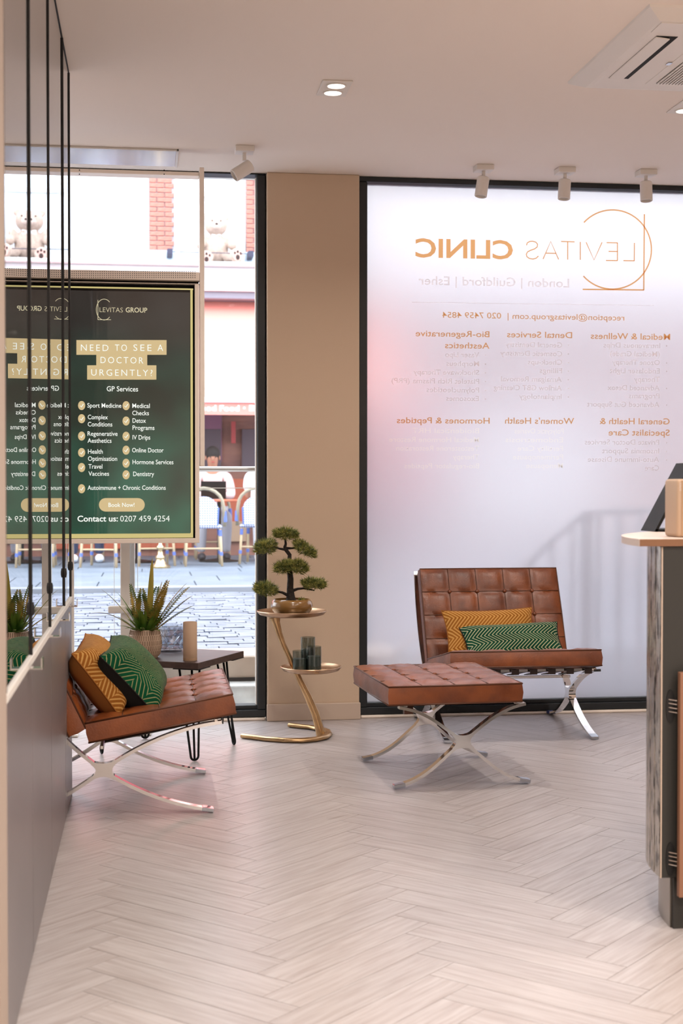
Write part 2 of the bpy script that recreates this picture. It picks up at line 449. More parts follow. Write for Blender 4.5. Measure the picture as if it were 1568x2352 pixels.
# flat lettering on a plane Y = const
DG = bpy.context.evaluated_depsgraph_get
_cap = {}
def text_mesh(body, bold=0.0, space=1.0):
    cu = bpy.data.curves.new('t', 'FONT'); cu.body = body; cu.size = 1; cu.offset = bold; cu.space_character = space
    cu.resolution_u = 3
    ob = bpy.data.objects.new('t', cu); C.objects.link(ob); bpy.context.view_layer.update()
    me = bpy.data.meshes.new_from_object(ob.evaluated_get(DG()))
    bpy.data.objects.remove(ob); bpy.data.curves.remove(cu)
    return me
def cap_h():
    if 'c' not in _cap:
        me = text_mesh('H'); ys = [v.co.y for v in me.vertices]; _cap['c'] = max(ys) - min(ys); bpy.data.meshes.remove(me)
    return _cap['c']
def text(name, body, xl, xr, yb, cap, Yp, m, parent, mirror=False, bold=0.0, space=1.0):
    """fit one line between two columns of the frame, on the plane Y = Yp"""
    me = text_mesh(body, bold, space)
    xs = [v.co.x for v in me.vertices]; x0, x1 = min(xs), max(xs)
    ym = yb
    A, B = at(xl, ym, Yp), at(xr, ym, Yp); zb = (A.z + B.z) / 2
    # keep the line level: baseline z taken at the middle of the line
    zb = at((xl + xr) / 2, ym, Yp).z
    mp = (B.x - A.x) / (xr - xl); sx = (B.x - A.x) / (x1 - x0); sz = cap * mp / cap_h()
    for v in me.vertices:
        X = (B.x - (v.co.x - x0) * sx) if mirror else (A.x + (v.co.x - x0) * sx)
        v.co = Vector((X, Yp, zb + v.co.y * sz))
    off = parent.matrix_world.translation if parent else Vector()
    c = sum((v.co for v in me.vertices), Vector()) / max(1, len(me.vertices))
    for v in me.vertices: v.co -= c
    if mirror: me.flip_normals()
    me.name = name
    o = place(me, name, m); o.location = c
    if parent: o.parent = parent; o.location = c - world_loc(parent)
    return o
def world_loc(o):
    v = Vector(o.location)
    while o.parent: o = o.parent; v += Vector(o.location)
    return v
def ribbon(mb, pts, wd, th=.0006):
    """stroke on a Y plane (pts are world points on it)"""
    pts = [Vector(p) for p in pts]; L_, R_ = [], []
    for i, p in enumerate(pts):
        t = pts[min(i + 1, len(pts) - 1)] - pts[max(i - 1, 0)]; t.normalize()
        nn = Vector((-t.z, 0, t.x)) * (wd / 2); L_.append(p + nn); R_.append(p - nn)
    for i in range(len(pts) - 1): mb.face((L_[i], L_[i + 1], R_[i + 1], R_[i]))

def smooth_subsurf(o, lv=1):
    md = o.modifiers.new('s', 'SUBSURF'); md.levels = lv; md.render_levels = lv; return o

# ------------------------------------------------------------------ the room
ZC = 2.724          # ceiling
YW = 7.08           # inner face of the shop front
P_FAR = on_z(166, 1828); PX = P_FAR.x; PY1 = P_FAR.y       # far end of the low wall on the left
PY0 = on_x(13, 1500, PX).y
XL, XR, YB = -2.4, 4.4, -3.2
pl0, pl1 = at(614, 1650, YW - .03).x, at(825, 1650, YW - .03).x   # pier between the two windows

# floor with single planks
def clip(poly, ax, val, keep_less):
    out = []
    for i in range(len(poly)):
        a, b = poly[i], poly[(i + 1) % len(poly)]
        ia = (a[ax] <= val) == keep_less; ib = (b[ax] <= val) == keep_less
        if ia: out.append(a)
        if ia != ib:
            t = (val - a[ax]) / (b[ax] - a[ax]); out.append(tuple(a[k] + t * (b[k] - a[k]) for k in range(2)))
    return out
floor = MB().span(XL, XR, YB, YW + .10, -.16, -.006).build('floor', 'plank_joint'); floor['kind'] = 'structure'
PLW, PLL = .112, .58
def plank_mesh(name, poly, c, ang):
    mb = MB(); g = .0007
    mb.prism(poly, lambda x, y: (x, y, -.006), lambda x, y: (x, y, 0))
    bm = mb.bm; bmesh.ops.recalc_face_normals(bm, faces=bm.faces)
    uv = bm.loops.layers.uv.new('UV')
    for f in bm.faces:
        for lp in f.loops: lp[uv].uv = (lp.vert.co.x, lp.vert.co.y)
    me = bpy.data.meshes.new(name); bm.to_mesh(me); bm.free(); return me
g = .0009
RECT = [(-PLL / 2 + g, -PLW / 2 + g), (PLL / 2 - g, -PLW / 2 + g), (PLL / 2 - g, PLW / 2 - g), (-PLL / 2 + g, PLW / 2 - g)]
full = plank_mesh('plank', RECT, None, 0); full.materials.append(MATS['oak_plank'])
stuff = bmesh.new(); suv = stuff.loops.layers.uv.new('UV')
q = math.sqrt(.5); colw = PLL * q; step = PLW / q
def herring():
    """exact herringbone lattice: unit cell of one +45 and one -45 plank"""
    out = []
    a = Vector((q, q)); b = Vector((q, -q))
    # plank A lies along a, plank B along b; lattice vectors from the classic pattern
    # A occupies [0,L]x[0,W] in (a,b'), B starts at A's end
    e1 = Vector((0, step))                                # along the spine
    e2 = Vector((2 * colw, 0))
    A0 = a * (PLL / 2) + Vector((-q, q)) * (PLW / 2)
    B0 = a * PLL + Vector((-q, q)) * PLW + b * (PLL / 2) + a * (PLW / 2)
    for i in range(-5, 8):
        for j in range(-80, 90):
            o_ = e2 * i + e1 * j
            out.append((A0 + o_, PI / 4)); out.append((B0 + o_, -PI / 4))
    return out
SPINE = Vector((-.15 - colw + PLW * q, 0))
count = 0
for cpos, ang in herring():
    cx_, cy_ = cpos.x + SPINE.x, cpos.y + SPINE.y
    if not (XL - .5 < cx_ < XR + .5 and YB - .5 < cy_ < YW + .5): continue
    ca, sa = math.cos(ang), math.sin(ang)
    world = [(cx_ + x * ca - y * sa, cy_ + x * sa + y * ca) for x, y in RECT]
    inside = all(XL < x < XR and YB < y < YW + .09 for x, y in world)
    poly = world
    if not inside:
        for ax, v_, kl in ((0, XL, False), (0, XR, True), (1, YB, False), (1, YW + .09, True)):
            poly = clip(poly, ax, v_, kl)
            if len(poly) < 3: break
        if len(poly) < 3: continue
    vis = False
    if cy_ > 2.2:
        for x, y in poly + [(cx_, cy_)]:
            if y < 1: continue
            u_, v_ = pix((x, y, 0))
            if -10 < u_ < 1580 and v_ < 2370 and x > PX - .05: vis = True
    if vis:
        if inside:
            o = place(full, 'plank', None, floor, (cx_, cy_, 0), (0, 0, ang))
        else:
            loc = [((x - cx_) * ca + (y - cy_) * sa, -(x - cx_) * sa + (y - cy_) * ca) for x, y in poly]
            me = plank_mesh('plank', loc, None, 0); me.materials.append(MATS['oak_plank'])
            o = place(me, 'plank', None, floor, (cx_, cy_, 0), (0, 0, ang))
        count += 1
    else:
        f = stuff.faces.new([stuff.verts.new((x, y, 0)) for x, y in poly])
        for lp in f.loops:
            x, y = lp.vert.co.x - cx_, lp.vert.co.y - cy_
            lp[suv].uv = (x * ca + y * sa, -x * sa + y * ca)
bmesh.ops.recalc_face_normals(stuff, faces=stuff.faces)
for f in stuff.faces:
    if f.normal.z < 0: f.normal_flip()
me = bpy.data.meshes.new('planks'); stuff.to_mesh(me); stuff.free()
tag(place(me, 'planks', 'oak_plank', floor), 'pale oak herringbone planks', None, None, 'stuff')
print('planks in view', count)

ceil = MB().span(XL - .2, XR + .2, YB - .2, YW + .08, ZC, ZC + .3).build('ceiling', 'paint_ceiling'); ceil['kind'] = 'structure'
for nm, a in (('wall_left', (XL - .2, XL, YB, YW + .3)), ('wall_right', (XR, XR + .2, YB, YW + .3)), ('wall_rear', (XL - .2, XR + .2, YB - .2, YB))):
    o = MB().span(*a, -.16, ZC + .0).build(nm, 'paint_white'); o['kind'] = 'structure'
wb = MB().span(pl0, pl1, YW - .03, YW + .30, 0, ZC, .004).build('wall_back', 'paint_wall'); wb['kind'] = 'structure'
o = MB().span(pl0 - .004, pl1 + .004, YW - .046, YW - .031, 0, .085, .003).build('baseboard_back', 'skirting'); o['kind'] = 'structure'
o = MB().span(XL, pl0 - .01, YW - .015, YW + .09, 0, .014, .004).build('trim_1', 'cream_metal'); o['kind'] = 'structure'
o = MB().span(pl1 + .01, XR, YW - .015, YW + .09, 0, .014, .004).build('trim_2', 'cream_metal'); o['kind'] = 'structure'

# upper wall outside, above the shop front
o = MB().span(XL - 4, XR + 6, YW + .081, YW + .17, ZC, 9).build('wall_outer', 'white_render'); o['kind'] = 'structure'
for a, b in ((XL - 4, XL - .0), (XR, XR + 6)):
    o = MB().span(a, b, YW + .301, YW + .40, 0, ZC).build('wall_outer', 'white_render'); o['kind'] = 'structure'

# shop windows
def window(name, x0, x1, film):
    wd = struct(name, (0, YW + .05, 0))
    fy0, fy1 = -.05, .05
    fb, ft, fs = .052, (.026 if film else .008), .043
    MB().span(x0, x1, fy0, fy1, .015, fb, .003).build('bottom_frame', 'black_frame', wd)
    MB().span(x0, x1, fy0 + .02, fy1, fb, fb + .02, .002).build('glazing_bead', 'black_frame', wd)
    MB().span(x0, x1, fy0, fy1, ZC - ft, ZC - .001, .003).build('top_frame', 'black_frame', wd)
    for a, b in ((x0, x0 + fs), (x1 - fs, x1)):
        MB().span(a, b, fy0, fy1, fb, ZC - ft, .004).build('side_frame', 'black_frame', wd)
    pane = MB().span(x0 + fs, x1 - fs, .012, .018, fb + .01, ZC - ft).build('pane', 'window_glass', wd)
    return wd, pane
w1, pane1 = window('window_1', XL + .01, pl0 - .004, False)
w2, pane2 = window('window_2', pl1 + .002, 3.62, True)
# slim bright edge profile beside the dark mullion
MB().span(pl0 - .004 - .050, pl0 - .004 - .044, -.03, .012, .075, ZC - .02).build('edge_profile', 'white_metal', w1)
MB().span(3.62, XR, YW, YW + .3, 0, ZC).build('wall_corner', 'paint_wall')['kind'] = 'structure'
film = MB().span(pl1 + .046, 3.576, -.002, .010, .073, ZC - .028).build('frosted_film', 'frosted_film', w2)
film['label'] = 'milky frosted film with orange clinic lettering'
FY = YW + .05 - .003      # plane of the print
def fz(x, y): return 840 + x / 2.154, 400 + y / 2.154
def wline(body, zl, zr, zb, cap, m, bold=.006):
    xl, yb = fz(zl, zb); xr, _ = fz(zr, zb)
    text('lettering', body, xl, xr, yb, cap, FY, m, film, True, bold)
wline('CLINIC', 245, 727, 414, 40, 'orange_print', .022)
wline('London | Guildford | Esher', 260, 1005, 553, 19, 'pale_print', .010)
wline('reception@levitasgroup.com |  020 7459 4854', 378, 1278, 717, 12.6, 'orange_print', .005)
for b_, zl, zr, zb in (('Medical & Wellness', 1112, 1505, 817), ('Dental Services', 698, 1020, 809), ('Bio-Regenerative', 246, 611, 804), ('Aesthetics', 391, 611, 862),
        ('General Health &', 1155, 1502, 1237), ('Specialist Care', 1200, 1502, 1293), ("Women's Health", 688, 1030, 1235), ('Hormones & Peptides', 153, 612, 1233)):
    wline(b_, zl, zr, zb, 13.2, 'orange_print', .008)
for b_, zl, zr, zb, bl in (('Intravenous Drips', 1175, 1455, 859, 1), ('(Medical Grade)', 1208, 1453, 901, 0), ('Ozone Therapy', 1218, 1453, 943, 1), ('Endolaser Light', 1207, 1453, 985, 1), ('Therapy', 1326, 1453, 1027, 0), ('Advanced Detox', 1195, 1452, 1069, 1), ('Programs', 1300, 1451, 1109, 0), ('Advanced Gut Support', 1094, 1451, 1151, 1),
        ('General Dentistry', 690, 970, 856, 1), ('Cosmetic Dentistry', 665, 970, 899, 1), ('Check-ups', 801, 970, 942, 1), ('Fillings', 859, 970, 984, 1), ('Amalgam Removal', 668, 968, 1026, 1), ('Airflow GBT Cleaning', 632, 968, 1069, 1), ('Implantology', 758, 968, 1112, 1),
        ('Vaser Lipo', 392, 560, 905, 1), ('Morpheus', 398, 560, 949, 1), ('Shockwave Therapy', 235, 560, 992, 1), ('Platelet Rich Plasma (PRP)', 127, 560, 1035, 1), ('Polynucleotides', 300, 560, 1079, 1), ('Exosomes', 397, 558, 1122, 1),
        ('Private Doctor Services', 1082, 1450, 1338, 1), ('Insomnia Support', 1168, 1450, 1381, 1), ('Auto-immune Disease', 1097, 1449, 1423, 1), ('Care', 1380, 1449, 1466, 0)):
    wline(b_, zl, zr, zb, 11.2, 'pale_print', .004)
    if bl:
        bx = {True: 1487}.get(zr > 1400, 1001 if zr > 900 else 591)
        p = at(*fz(bx, zb - 9), FY); mb = MB(); mb.face([(p.x + .004 * math.cos(t), FY, p.z + .004 * math.sin(t)) for t in [k * PI / 4 for k in range(8)]])
        o = mb.build('lettering', 'pale_print', film); o.location = -world_loc(film)
for b_, zl, zr, zb in (('Polycystic Ovaries', 735, 978, 1283), ('Endometriosis', 690, 975, 1326), ('Fertility Care', 750, 975, 1369), ('Perimenopause', 727, 975, 1411), ('Menopause', 793, 975, 1454),
        ('Bioidentical HRT', 230, 560, 1281), ('Medical Hormone Restore', 115, 560, 1325), ('Testosterone Restoration', 150, 560, 1368), ('Therapy', 430, 560, 1411), ('Bio-regulator Peptides', 190, 560, 1455)):
    wline(b_, zl, zr, zb, 11.2, 'ivory_print', .004)
# thin LEVITAS in strokes, logo ring and angle, hairline rule (as seen from inside: mirrored)
mb = MB(); sw = .0056
def zp(x, y): return at(*fz(x, y), FY)
def st(*pts): ribbon(mb, [zp(*p) for p in pts], sw)
def letter(*strokes):
    global mb
    mb = MB()
    for s_ in strokes: st(*s_)
    o = mb.build('letter', 'orange_print', film, recalc=False); o.location = -world_loc(film)
letter(((1328, 340), (1327, 430)), ((1327, 429), (1273, 428)))
letter(((1244, 339), (1244, 428)), ((1244, 340), (1190, 339)), ((1244, 383), (1200, 382)), ((1244, 428), (1187, 427)))
letter(((1168, 337), (1128, 425), (1089, 337))); letter(((1060, 335), (1060, 424))); letter(((998, 335), (998, 423)), ((1032, 335), (965, 333)))
letter(((953, 422), (914, 333), (876, 420)), ((940, 392), (890, 391)))
sp_ = [(852, 352), (848, 340), (836, 333), (822, 332), (806, 336), (797, 347), (799, 360), (812, 370), (830, 376), (846, 384), (853, 396), (850, 408), (838, 417), (820, 420), (804, 416), (793, 405)]
sp_ = [(1646 - x, y) for x, y in sp_]
letter(sp_)
mb = MB(); sw = .0072
st(*[(1219 + 193 * math.cos(t), 373 + 196 * math.sin(t)) for t in [R(-137 + k * 5.5) for k in range(51)]])
st((1377, 198), (1374, 575)); st((1374, 573), (1072, 570))
o = mb.build('emblem', 'orange_print', film, recalc=False); o.location = -world_loc(film); o['label'] = 'thin orange ring and right angle emblem'
mb = MB(); sw = .0024; st((228, 634), (1425, 650))
o = mb.build('rule', 'pale_print', film, recalc=False); o.location = -world_loc(film)
# ------------------------------------------------------------------ low wall and glass screen on the left
def rod_y(px, py=900): return on_x(px, py, PX).y
RY = [PY0 + .015, rod_y(71.5), rod_y(115), rod_y(147.5), PY1 - .012]
LZ = .757
lw = struct('partition_wall', (PX, 0, 0))
MB().span(-.115, -.012, PY0, PY1, 0, LZ - .012).build('core', 'dark_gap', lw)
ys = [PY0] + RY[1:4] + [PY1]
for a, b in zip(ys, ys[1:]):
    MB().span(-.011, 0, a + .003, b - .003, .012, LZ - .02, .001).build('panel', 'grey_panel', lw)
MB().span(-.115, -.001, PY1, PY1 + .008, 0, LZ - .012).build('end_panel', 'grey_panel', lw)
MB().span(-.118, .003, PY0, PY1 + .008, LZ - .02, LZ, .002).build('ledge', 'white_metal', lw)
o = MB().span(PX - .55, PX + .002, PY0 - .16, PY0 - .004, 0, ZC).build('trim_3', 'jamb_paint'); o['kind'] = 'structure'
gs = thing('glass_screen', 'tall clear glass screen on black cables above the low grey wall', 'glass screen', (PX, 0, LZ))
tilt = [0.05, -.07, .06, -.05]
for k, (a, b) in enumerate(zip(RY, RY[1:])):
    m_ = (a + b) / 2; hl = (b - a) / 2 - .005
    p = MB().span(-.004, .004, -hl, hl, .004, ZC - LZ - .012).build('glass_pane', 'tall_glass', gs, loc=(-.0075, m_, 0), rot=(0, 0, R(tilt[k])))
for k, y in enumerate(RY):
    c = MB().tube([(-.002, y, .0), (-.002, y, ZC - LZ - .005)], .0034, 8).build('cable', 'black_cable', gs)
    if k: MB().lathe([(0, -.016), (.0045, -.016), (.0065, -.006), (.0065, .006), (.0045, .016), (0, .016)], 10, (0, y, .115)).build('tensioner', 'black_cable', c)
MB().span(-.007, -.001, RY[0], RY[-1], ZC - LZ - .006, ZC - LZ).build('top_track', 'black_metal', gs)
for px, py in ((75, 1556), (120, 1472), (143, 1411), (163, 1367)):
    y = on_x(px, py, PX + .01).y
    mb = MB(); mb.span(-.028, .034, y - .02, y + .02, -.020, -.016, .001); mb.span(.031, .034, y - .02, y + .02, -.017, .008, .001); mb.span(-.03, -.027, y - .02, y + .02, -.02, .006)
    mb.build('clip', 'chrome', gs)

# ------------------------------------------------------------------ hanging advertising display
TY = at(300, 1176, 6.62).y
TY = 6.62
def tp(px, py, dy=0): return at(px, py, TY + dy)
dis = thing('advertising_display', 'portrait advertising screen in pale metal frame hanging inside the left window', 'display', (0, TY, 0))
def drect(x0, y0, x1, y1, d0, d1, name, m, parent=None, bev=.002, ref=0.0):
    """rectangle given by its outline on the display's plane, d0..d1 behind that plane"""
    A, B = tp(x0, y0, ref), tp(x1, y1, ref)
    par = parent or dis
    o = MB().span(A.x, B.x, d0, d1, B.z, A.z, bev).build(name, m, par)
    if parent: o.location = -(world_loc(parent) - Vector((0, TY, 0)))
    return o
drect(99, 618, 458, 1247, .052, .07, 'backing_plate', 'dark_gap')
SC = drect(113, 655, 444.5, 1236, .004, .05, 'screen_panel', 'screen_black')
pic = drect(122, 666, 437, 1225, .0, .0045, 'screen_picture', 'screen_picture', SC, 0)
for a in ((114, 656.5, 443.5, 666), (114, 1225, 443.5, 1235), (114, 666, 122, 1225), (437, 666, 443.5, 1225)):
    drect(*a, .001, .0045, 'gold_border', 'screen_border', SC, 0)
for a in ((99, 645, 458, 653), (99, 1238, 458, 1247), (99, 653, 111, 1238), (447, 653, 458, 1238)):
    drect(*a, -.001, .075, 'bezel', 'cream_metal')
# perforated strip and upper part
pf = drect(99, 618, 458, 644.5, -.001, .07, 'vent_strip', 'cream_metal')
mb = MB()
for r_ in range(4):
    for k in range(70):
        A = tp(106 + k * 4.95, 624 + r_ * 4.6)
        mb.box((A.x, -.0012, A.z), (.0034, .002, .0034))
o = mb.build('vent_hole', 'dark_gap', pf); o['kind'] = 'stuff'; o['label'] = 'grid of small dark vent holes'
hd = drect(80, 382, 458, 402, .02, .10, 'header', 'cream_metal')
for px in (182, 377):
    for py in (388.5, 398):
        A = tp(px, py); MB().tube([(A.x, .0185, A.z), (A.x, .0205, A.z)], .0028, 8).build('screw', 'dark_gap', hd)
for px in (160, 286):
    A = tp(px, 1230); MB().span(A.x - .02, A.x + .02, .07, .156, A.z - .03, A.z + .04).build('pole_bracket', 'white_metal', dis)
drect(458, 384, 470, 1071, .0, .10, 'side_post', 'cream_metal')
A = tp(157, 1240); B = tp(286, 1240)
for q_, (cx, wd) in enumerate(((160, .012), (286, .022))):
    A = tp(cx, 1240)
    MB().span(A.x - wd, A.x + wd, .125, .155, .0, A.z + .05, .003).build('support_pole', 'white_metal', dis)
A = tp(264, 1405); B = tp(306, 1405)
MB().span(A.x - .035, B.x + .02, .108, .124, A.z - .018, A.z + .018, .012, 3).build('pole_clamp', 'white_metal', dis)
B0 = tp(286, 1240)
MB().span(B0.x - .12, B0.x + .12, .085, .195, 0, .012, .003).build('base_plate', 'white_metal', dis)
A = tp(160, 1240)
MB().span(A.x - .03, A.x + .03, .085, .195, 0, .012, .003).build('base_plate', 'white_metal', dis)
def dtext(body, xl, xr, yb, cap, m='screen_white', bold=.007, space=1.0, dy=-.0022):
    return text('lettering', body, xl, xr, yb, cap, TY + dy, m, pic, False, bold, space)
def dshape(pts, name, m, dy):
    mb = MB(); mb.face([tp(x, y, dy) for x, y in pts])
    o = mb.build(name, m, pic, recalc=False); o.location = -world_loc(pic); return o
for x0, y0, x1, y1 in ((175.4, 781, 382.4, 815), (221, 815, 338, 839), (200, 839, 359, 872)):
    dshape([(x0, y1), (x1, y1), (x1, y0), (x0, y0)], 'caption_box', 'screen_gold', -.0012)
dtext('LEVITAS', 228.8, 282, 717.2, 11, 'screen_ivory', -.012); dtext('GROUP', 288.5, 338, 717.6, 11, 'screen_ivory', .012)
for b_, xl, xr in (('NEED', 185.7, 249), ('TO', 263.8, 291.5), ('SEE', 306.3, 347.8), ('A', 361.7, 374.5)): dtext(b_, xl, xr, 806, 14.8, 'screen_white', -.005, 1.35)
dtext('DOCTOR', 230.8, 329, 834.6, 14.6, 'screen_white', -.005, 1.35)
dtext('URGENTLY?', 209.4, 350, 863.2, 14.6, 'screen_white', -.005, 1.35)
dtext('GP Services', 245, 317, 898.8, 11.4)
for b_, xl, xr, yb in (('Sport Medicine', 200.5, 278.6, 936.3), ('Complex', 201.5, 247.6, 963), ('Conditions', 201.5, 257.9, 979.4), ('Regenerative', 201, 270, 1001), ('Aesthetics', 201, 256, 1017),
        ('Health', 202, 236, 1042), ('Optimisation', 202, 269, 1058.5), ('Travel', 203, 235, 1076.3), ('Vaccines', 203, 250.4, 1092.7), ('Autoimmune + Chronic Conditions', 201, 380.4, 1125.1),
        ('Medical', 303.7, 343.9, 937), ('Checks', 303.7, 341.9, 953.7), ('Detox', 304.3, 335, 971), ('Programs', 304.3, 354.7, 987.4), ('IV Drips', 304.3, 344.9, 1009.5), ('Online Doctor', 303.3, 375.5, 1039), ('Hormone Services', 304.3, 398.2, 1066.2), ('Dentistry', 305.7, 353.8, 1093.5)):
    dtext(b_, xl, xr, yb, 10.2)
def ell(cx, cy, rx, ry, k=20): return [(cx + rx * math.cos(2 * PI * i / k), cy + ry * math.sin(2 * PI * i / k)) for i in range(k)][::-1]
for cx, ys_ in ((187.4, (931.4, 961.7, 1001.6, 1039.4, 1073.8, 1122.6)), (289.5, (931.8, 967, 1002, 1034, 1064, 1090.6))):
    for cy in ys_:
        dot = dshape(ell(cx, cy, 8.3, 10.5), 'tick_disc', 'screen_gold', -.0012)
        mb = MB(); ribbon(mb, [tp(cx - 3.6, cy + .4, -.002), tp(cx - .8, cy + 3.6, -.002), tp(cx + 4.2, cy - 3.6, -.002)], .0036)
        o = mb.build('tick', 'screen_white', pic, recalc=False); o.location = -world_loc(pic)
pts = [(227 + 15.5 - 15.5 * math.sin(t), 1159.5 - 15.5 * math.cos(t)) for t in [PI * k / 10 for k in range(11)]] + [(332.4 - 15.5 + 15.5 * math.sin(t), 1159.5 + 15.5 * math.cos(t)) for t in [PI * k / 10 for k in range(11)]]
dshape(pts, 'button_shape', 'screen_gold', -.0012)
dtext('Book Now!', 249, 308.7, 1164.3, 9.6, 'screen_white', .006)
dtext('Contact us:', 177.8, 270.7, 1197.7, 13.2, 'screen_white', .016); dtext('0207 459 4254', 276, 389.4, 1197.7, 13.4, 'screen_white', -.004)
mb = MB()
ribbon(mb, [tp(239 - 18 * math.cos(t), 711 + 24 * math.sin(t), -.002) for t in [R(-135 + k * 9) for k in range(31)]], .0024)
ribbon(mb, [tp(224.8, 689, -.002), tp(224.8, 734.5, -.002)], .0024); ribbon(mb, [tp(224.8, 734.3, -.002), tp(255, 734.5, -.002)], .0024)
o = mb.build('emblem', 'screen_ivory', pic, recalc=False); o.location = -world_loc(pic)

# ------------------------------------------------------------------ ceiling fittings
hp0, hp1 = on_z(60, 334, ZC), on_z(410, 375, ZC)
hatch = thing('ceiling_hatch', 'glossy access panel set flush in the ceiling above the screen', 'access panel', (0, 0, ZC))
hx0, hx1 = on_z(60, 340, ZC).x, on_z(411, 340, ZC).x; hy0, hy1 = on_z(300, 339, ZC).y, on_z(300, 378, ZC).y
mat('hatch_gloss', rgb(226, 222, 220), .08, coat=1)
MB().span(hx0 + .012, hx1 - .012, hy0 + .012, hy1, -.004, 0).build('panel', 'hatch_gloss', hatch)
for a in ((hx0, hx1, hy0, hy0 + .011), (hx0, hx0 + .011, hy0, hy1), (hx1 - .011, hx1, hy0, hy1)):
    MB().span(*a, -.009, 0, .002).build('frame', 'white_metal', hatch)

def downlight(x, y, label, group=None, watts=DOWNLIGHT_W):
    t = thing('downlight', label, 'light', (x, y, ZC), 0, group)
    MB().span(-.058, .058, -.105, .105, -.006, 0, .002).build('plate', 'plastic_white', t)
    for s in (-1, 1):
        h = MB().lathe([(.040, -.0062), (.040, -.010), (.034, -.010), (.034, -.0065)], 24, (0, s * .05, 0)).build('ring', 'plastic_white', t)
        MB().lathe([(0, -.0068), (.033, -.0068)], 24, (0, s * .05, 0)).build('lens', 'lamp_glow', h)
        ld = bpy.data.lights.new('beam', 'AREA'); ld.shape = 'DISK'; ld.size = .064; ld.energy = watts; ld.color = LAMP; ld.spread = R(150)
        lo = bpy.data.objects.new('beam', ld); C.objects.link(lo); lo.parent = t; lo.location = (0, s * .05, -.0125)
    return t
p = on_z(768, 201, ZC); q2 = on_z(1582, 243, ZC)
downlight(p.x, p.y, 'twin recessed ceiling downlight in the middle of the ceiling')
downlight(q2.x, q2.y, 'twin recessed ceiling downlight beside the air conditioner, cut by the frame')
for k in (1, 2, 3, 4):
    for bx in (p.x, q2.x + .1):
        downlight(bx, p.y - 1.75 * k, 'twin recessed ceiling downlight in the rear part of the clinic', 'rear downlights', REAR_W if k > 2 else REAR_W * .6 if k == 2 else DOWNLIGHT_W)

def spot(px, py, label, rx, ry_, dark=False):
    p = on_z(px, py, ZC)
    t = thing('track_spotlight', label, 'spotlight', (p.x, p.y, ZC), 0, 'ceiling spotlights by the windows')
    MB().span(-.043, .043, -.043, .043, -.026, 0, .002).build('mount', 'plastic_white', t)
    MB().tube([(0, 0, -.026), (0, 0, -.062)], .009, 10).build('stem', 'plastic_white', t)
    rot = Euler((rx, ry_, 0)).to_matrix()
    pr = [(0, .0), (.026, 0), (.030, -.004), (.030, -.095), (.026, -.097), (.025, -.085), (0, -.085)]
    h = MB().lathe(pr, 28, (0, 0, -.056), rot).build('head', 'plastic_white', t); auto(h)
    MB().lathe([(0, -.086), (.0245, -.086)], 20, (0, 0, -.056), rot).build('lens', 'white_metal', h)
    return t
spot(1110, 381, 'white ceiling spotlight leftmost of three before the frosted window', R(-6), R(10))
spot(1297, 387, 'white ceiling spotlight middle of three before the frosted window', R(-6), R(5))
spot(1483, 392, 'white ceiling spotlight rightmost of three before the frosted window', R(-8), R(1))
ts = spot(561, 338, 'white ceiling spotlight near the left window tilted sideways', R(-8), R(56))
for ch in ts.children:
    if ch.name.startswith('head'):
        ch.data.transform(Matrix.Translation((.03, 0, -.026)))
        for g_ in ch.children: g_.data.transform(Matrix.Translation((.03, 0, -.026)))

# air conditioner cassette
ax0 = 1.605; ay1 = 5.325; AW = .90
ac = thing('air_conditioner', 'white square ceiling cassette air conditioner at the upper right', 'air conditioner', (ax0 + AW / 2, ay1 - AW / 2, ZC))
hw = AW / 2
def frustum(mb, a0, z0, a1, z1):
    A = [mb.bm.verts.new((sx * a0, sy * a0, z0)) for sx, sy in ((-1, -1), (1, -1), (1, 1), (-1, 1))]
    B = [mb.bm.verts.new((sx * a1, sy * a1, z1)) for sx, sy in ((-1, -1), (1, -1), (1, 1), (-1, 1))]
    for k in range(4): mb.bm.faces.new((A[k], A[(k + 1) % 4], B[(k + 1) % 4], B[k]))
    return A, B
mb = MB(); A, _ = frustum(mb, hw, -.0, hw - .003, -.008); frustum(mb, hw - .003, -.008, hw - .055, -.034); _, B = frustum(mb, hw - .055, -.034, hw - .07, -.036)
mb.bm.faces.new(A); mb.bm.faces.new(B)
bmesh.ops.remove_doubles(mb.bm, verts=mb.bm.verts, dist=.0001)
mb.build('panel', 'plastic_white', ac)
for k in (0, 2):
    rz = Matrix.Rotation(k * PI / 2, 3, 'Z')
    sl = MB().box(rz @ Vector((-hw + .135, 0, -.0365)), (.075, AW - .40, .002) if k % 2 == 0 else (AW - .40, .075, .002)).build('slot', 'dark_gap', ac)
    v = MB().box(rz @ Vector((-hw + .122, 0, -.041)), (.05, AW - .41, .005) if k % 2 == 0 else (AW - .41, .05, .005), Matrix.Rotation(R(7), 3, 'Y') if k == 0 else None, .002).build('louvre', 'plastic_white', sl)
    MB().box(rz @ Vector((-hw + .115, -hw + .115, -.0365)), (.10, .10, .003), None, .001).build('corner_cap', 'plastic_white', ac)
gr = MB().span(-.19, .19, -.31, .31, -.0375, -.0355, .0).build('grille_frame', 'plastic_white', ac)
MB().span(-.155, .155, -.29, .29, -.0385, -.037).build('grille_backing', 'dark_gap', gr)
sm = MB().span(-.003, .003, -.29, .29, -.0425, -.0383).mesh('slat')
for k in range(26):
    place(sm, 'slat', 'plastic_white', gr, (-.150 + k * .012, 0, 0))
A = on_z(1536, 148, ZC - .04)
MB().box((A.x - ac.location.x, A.y - ac.location.y, -.0385), (.016, .03, .001)).build('maker_plate', 'steel', ac)
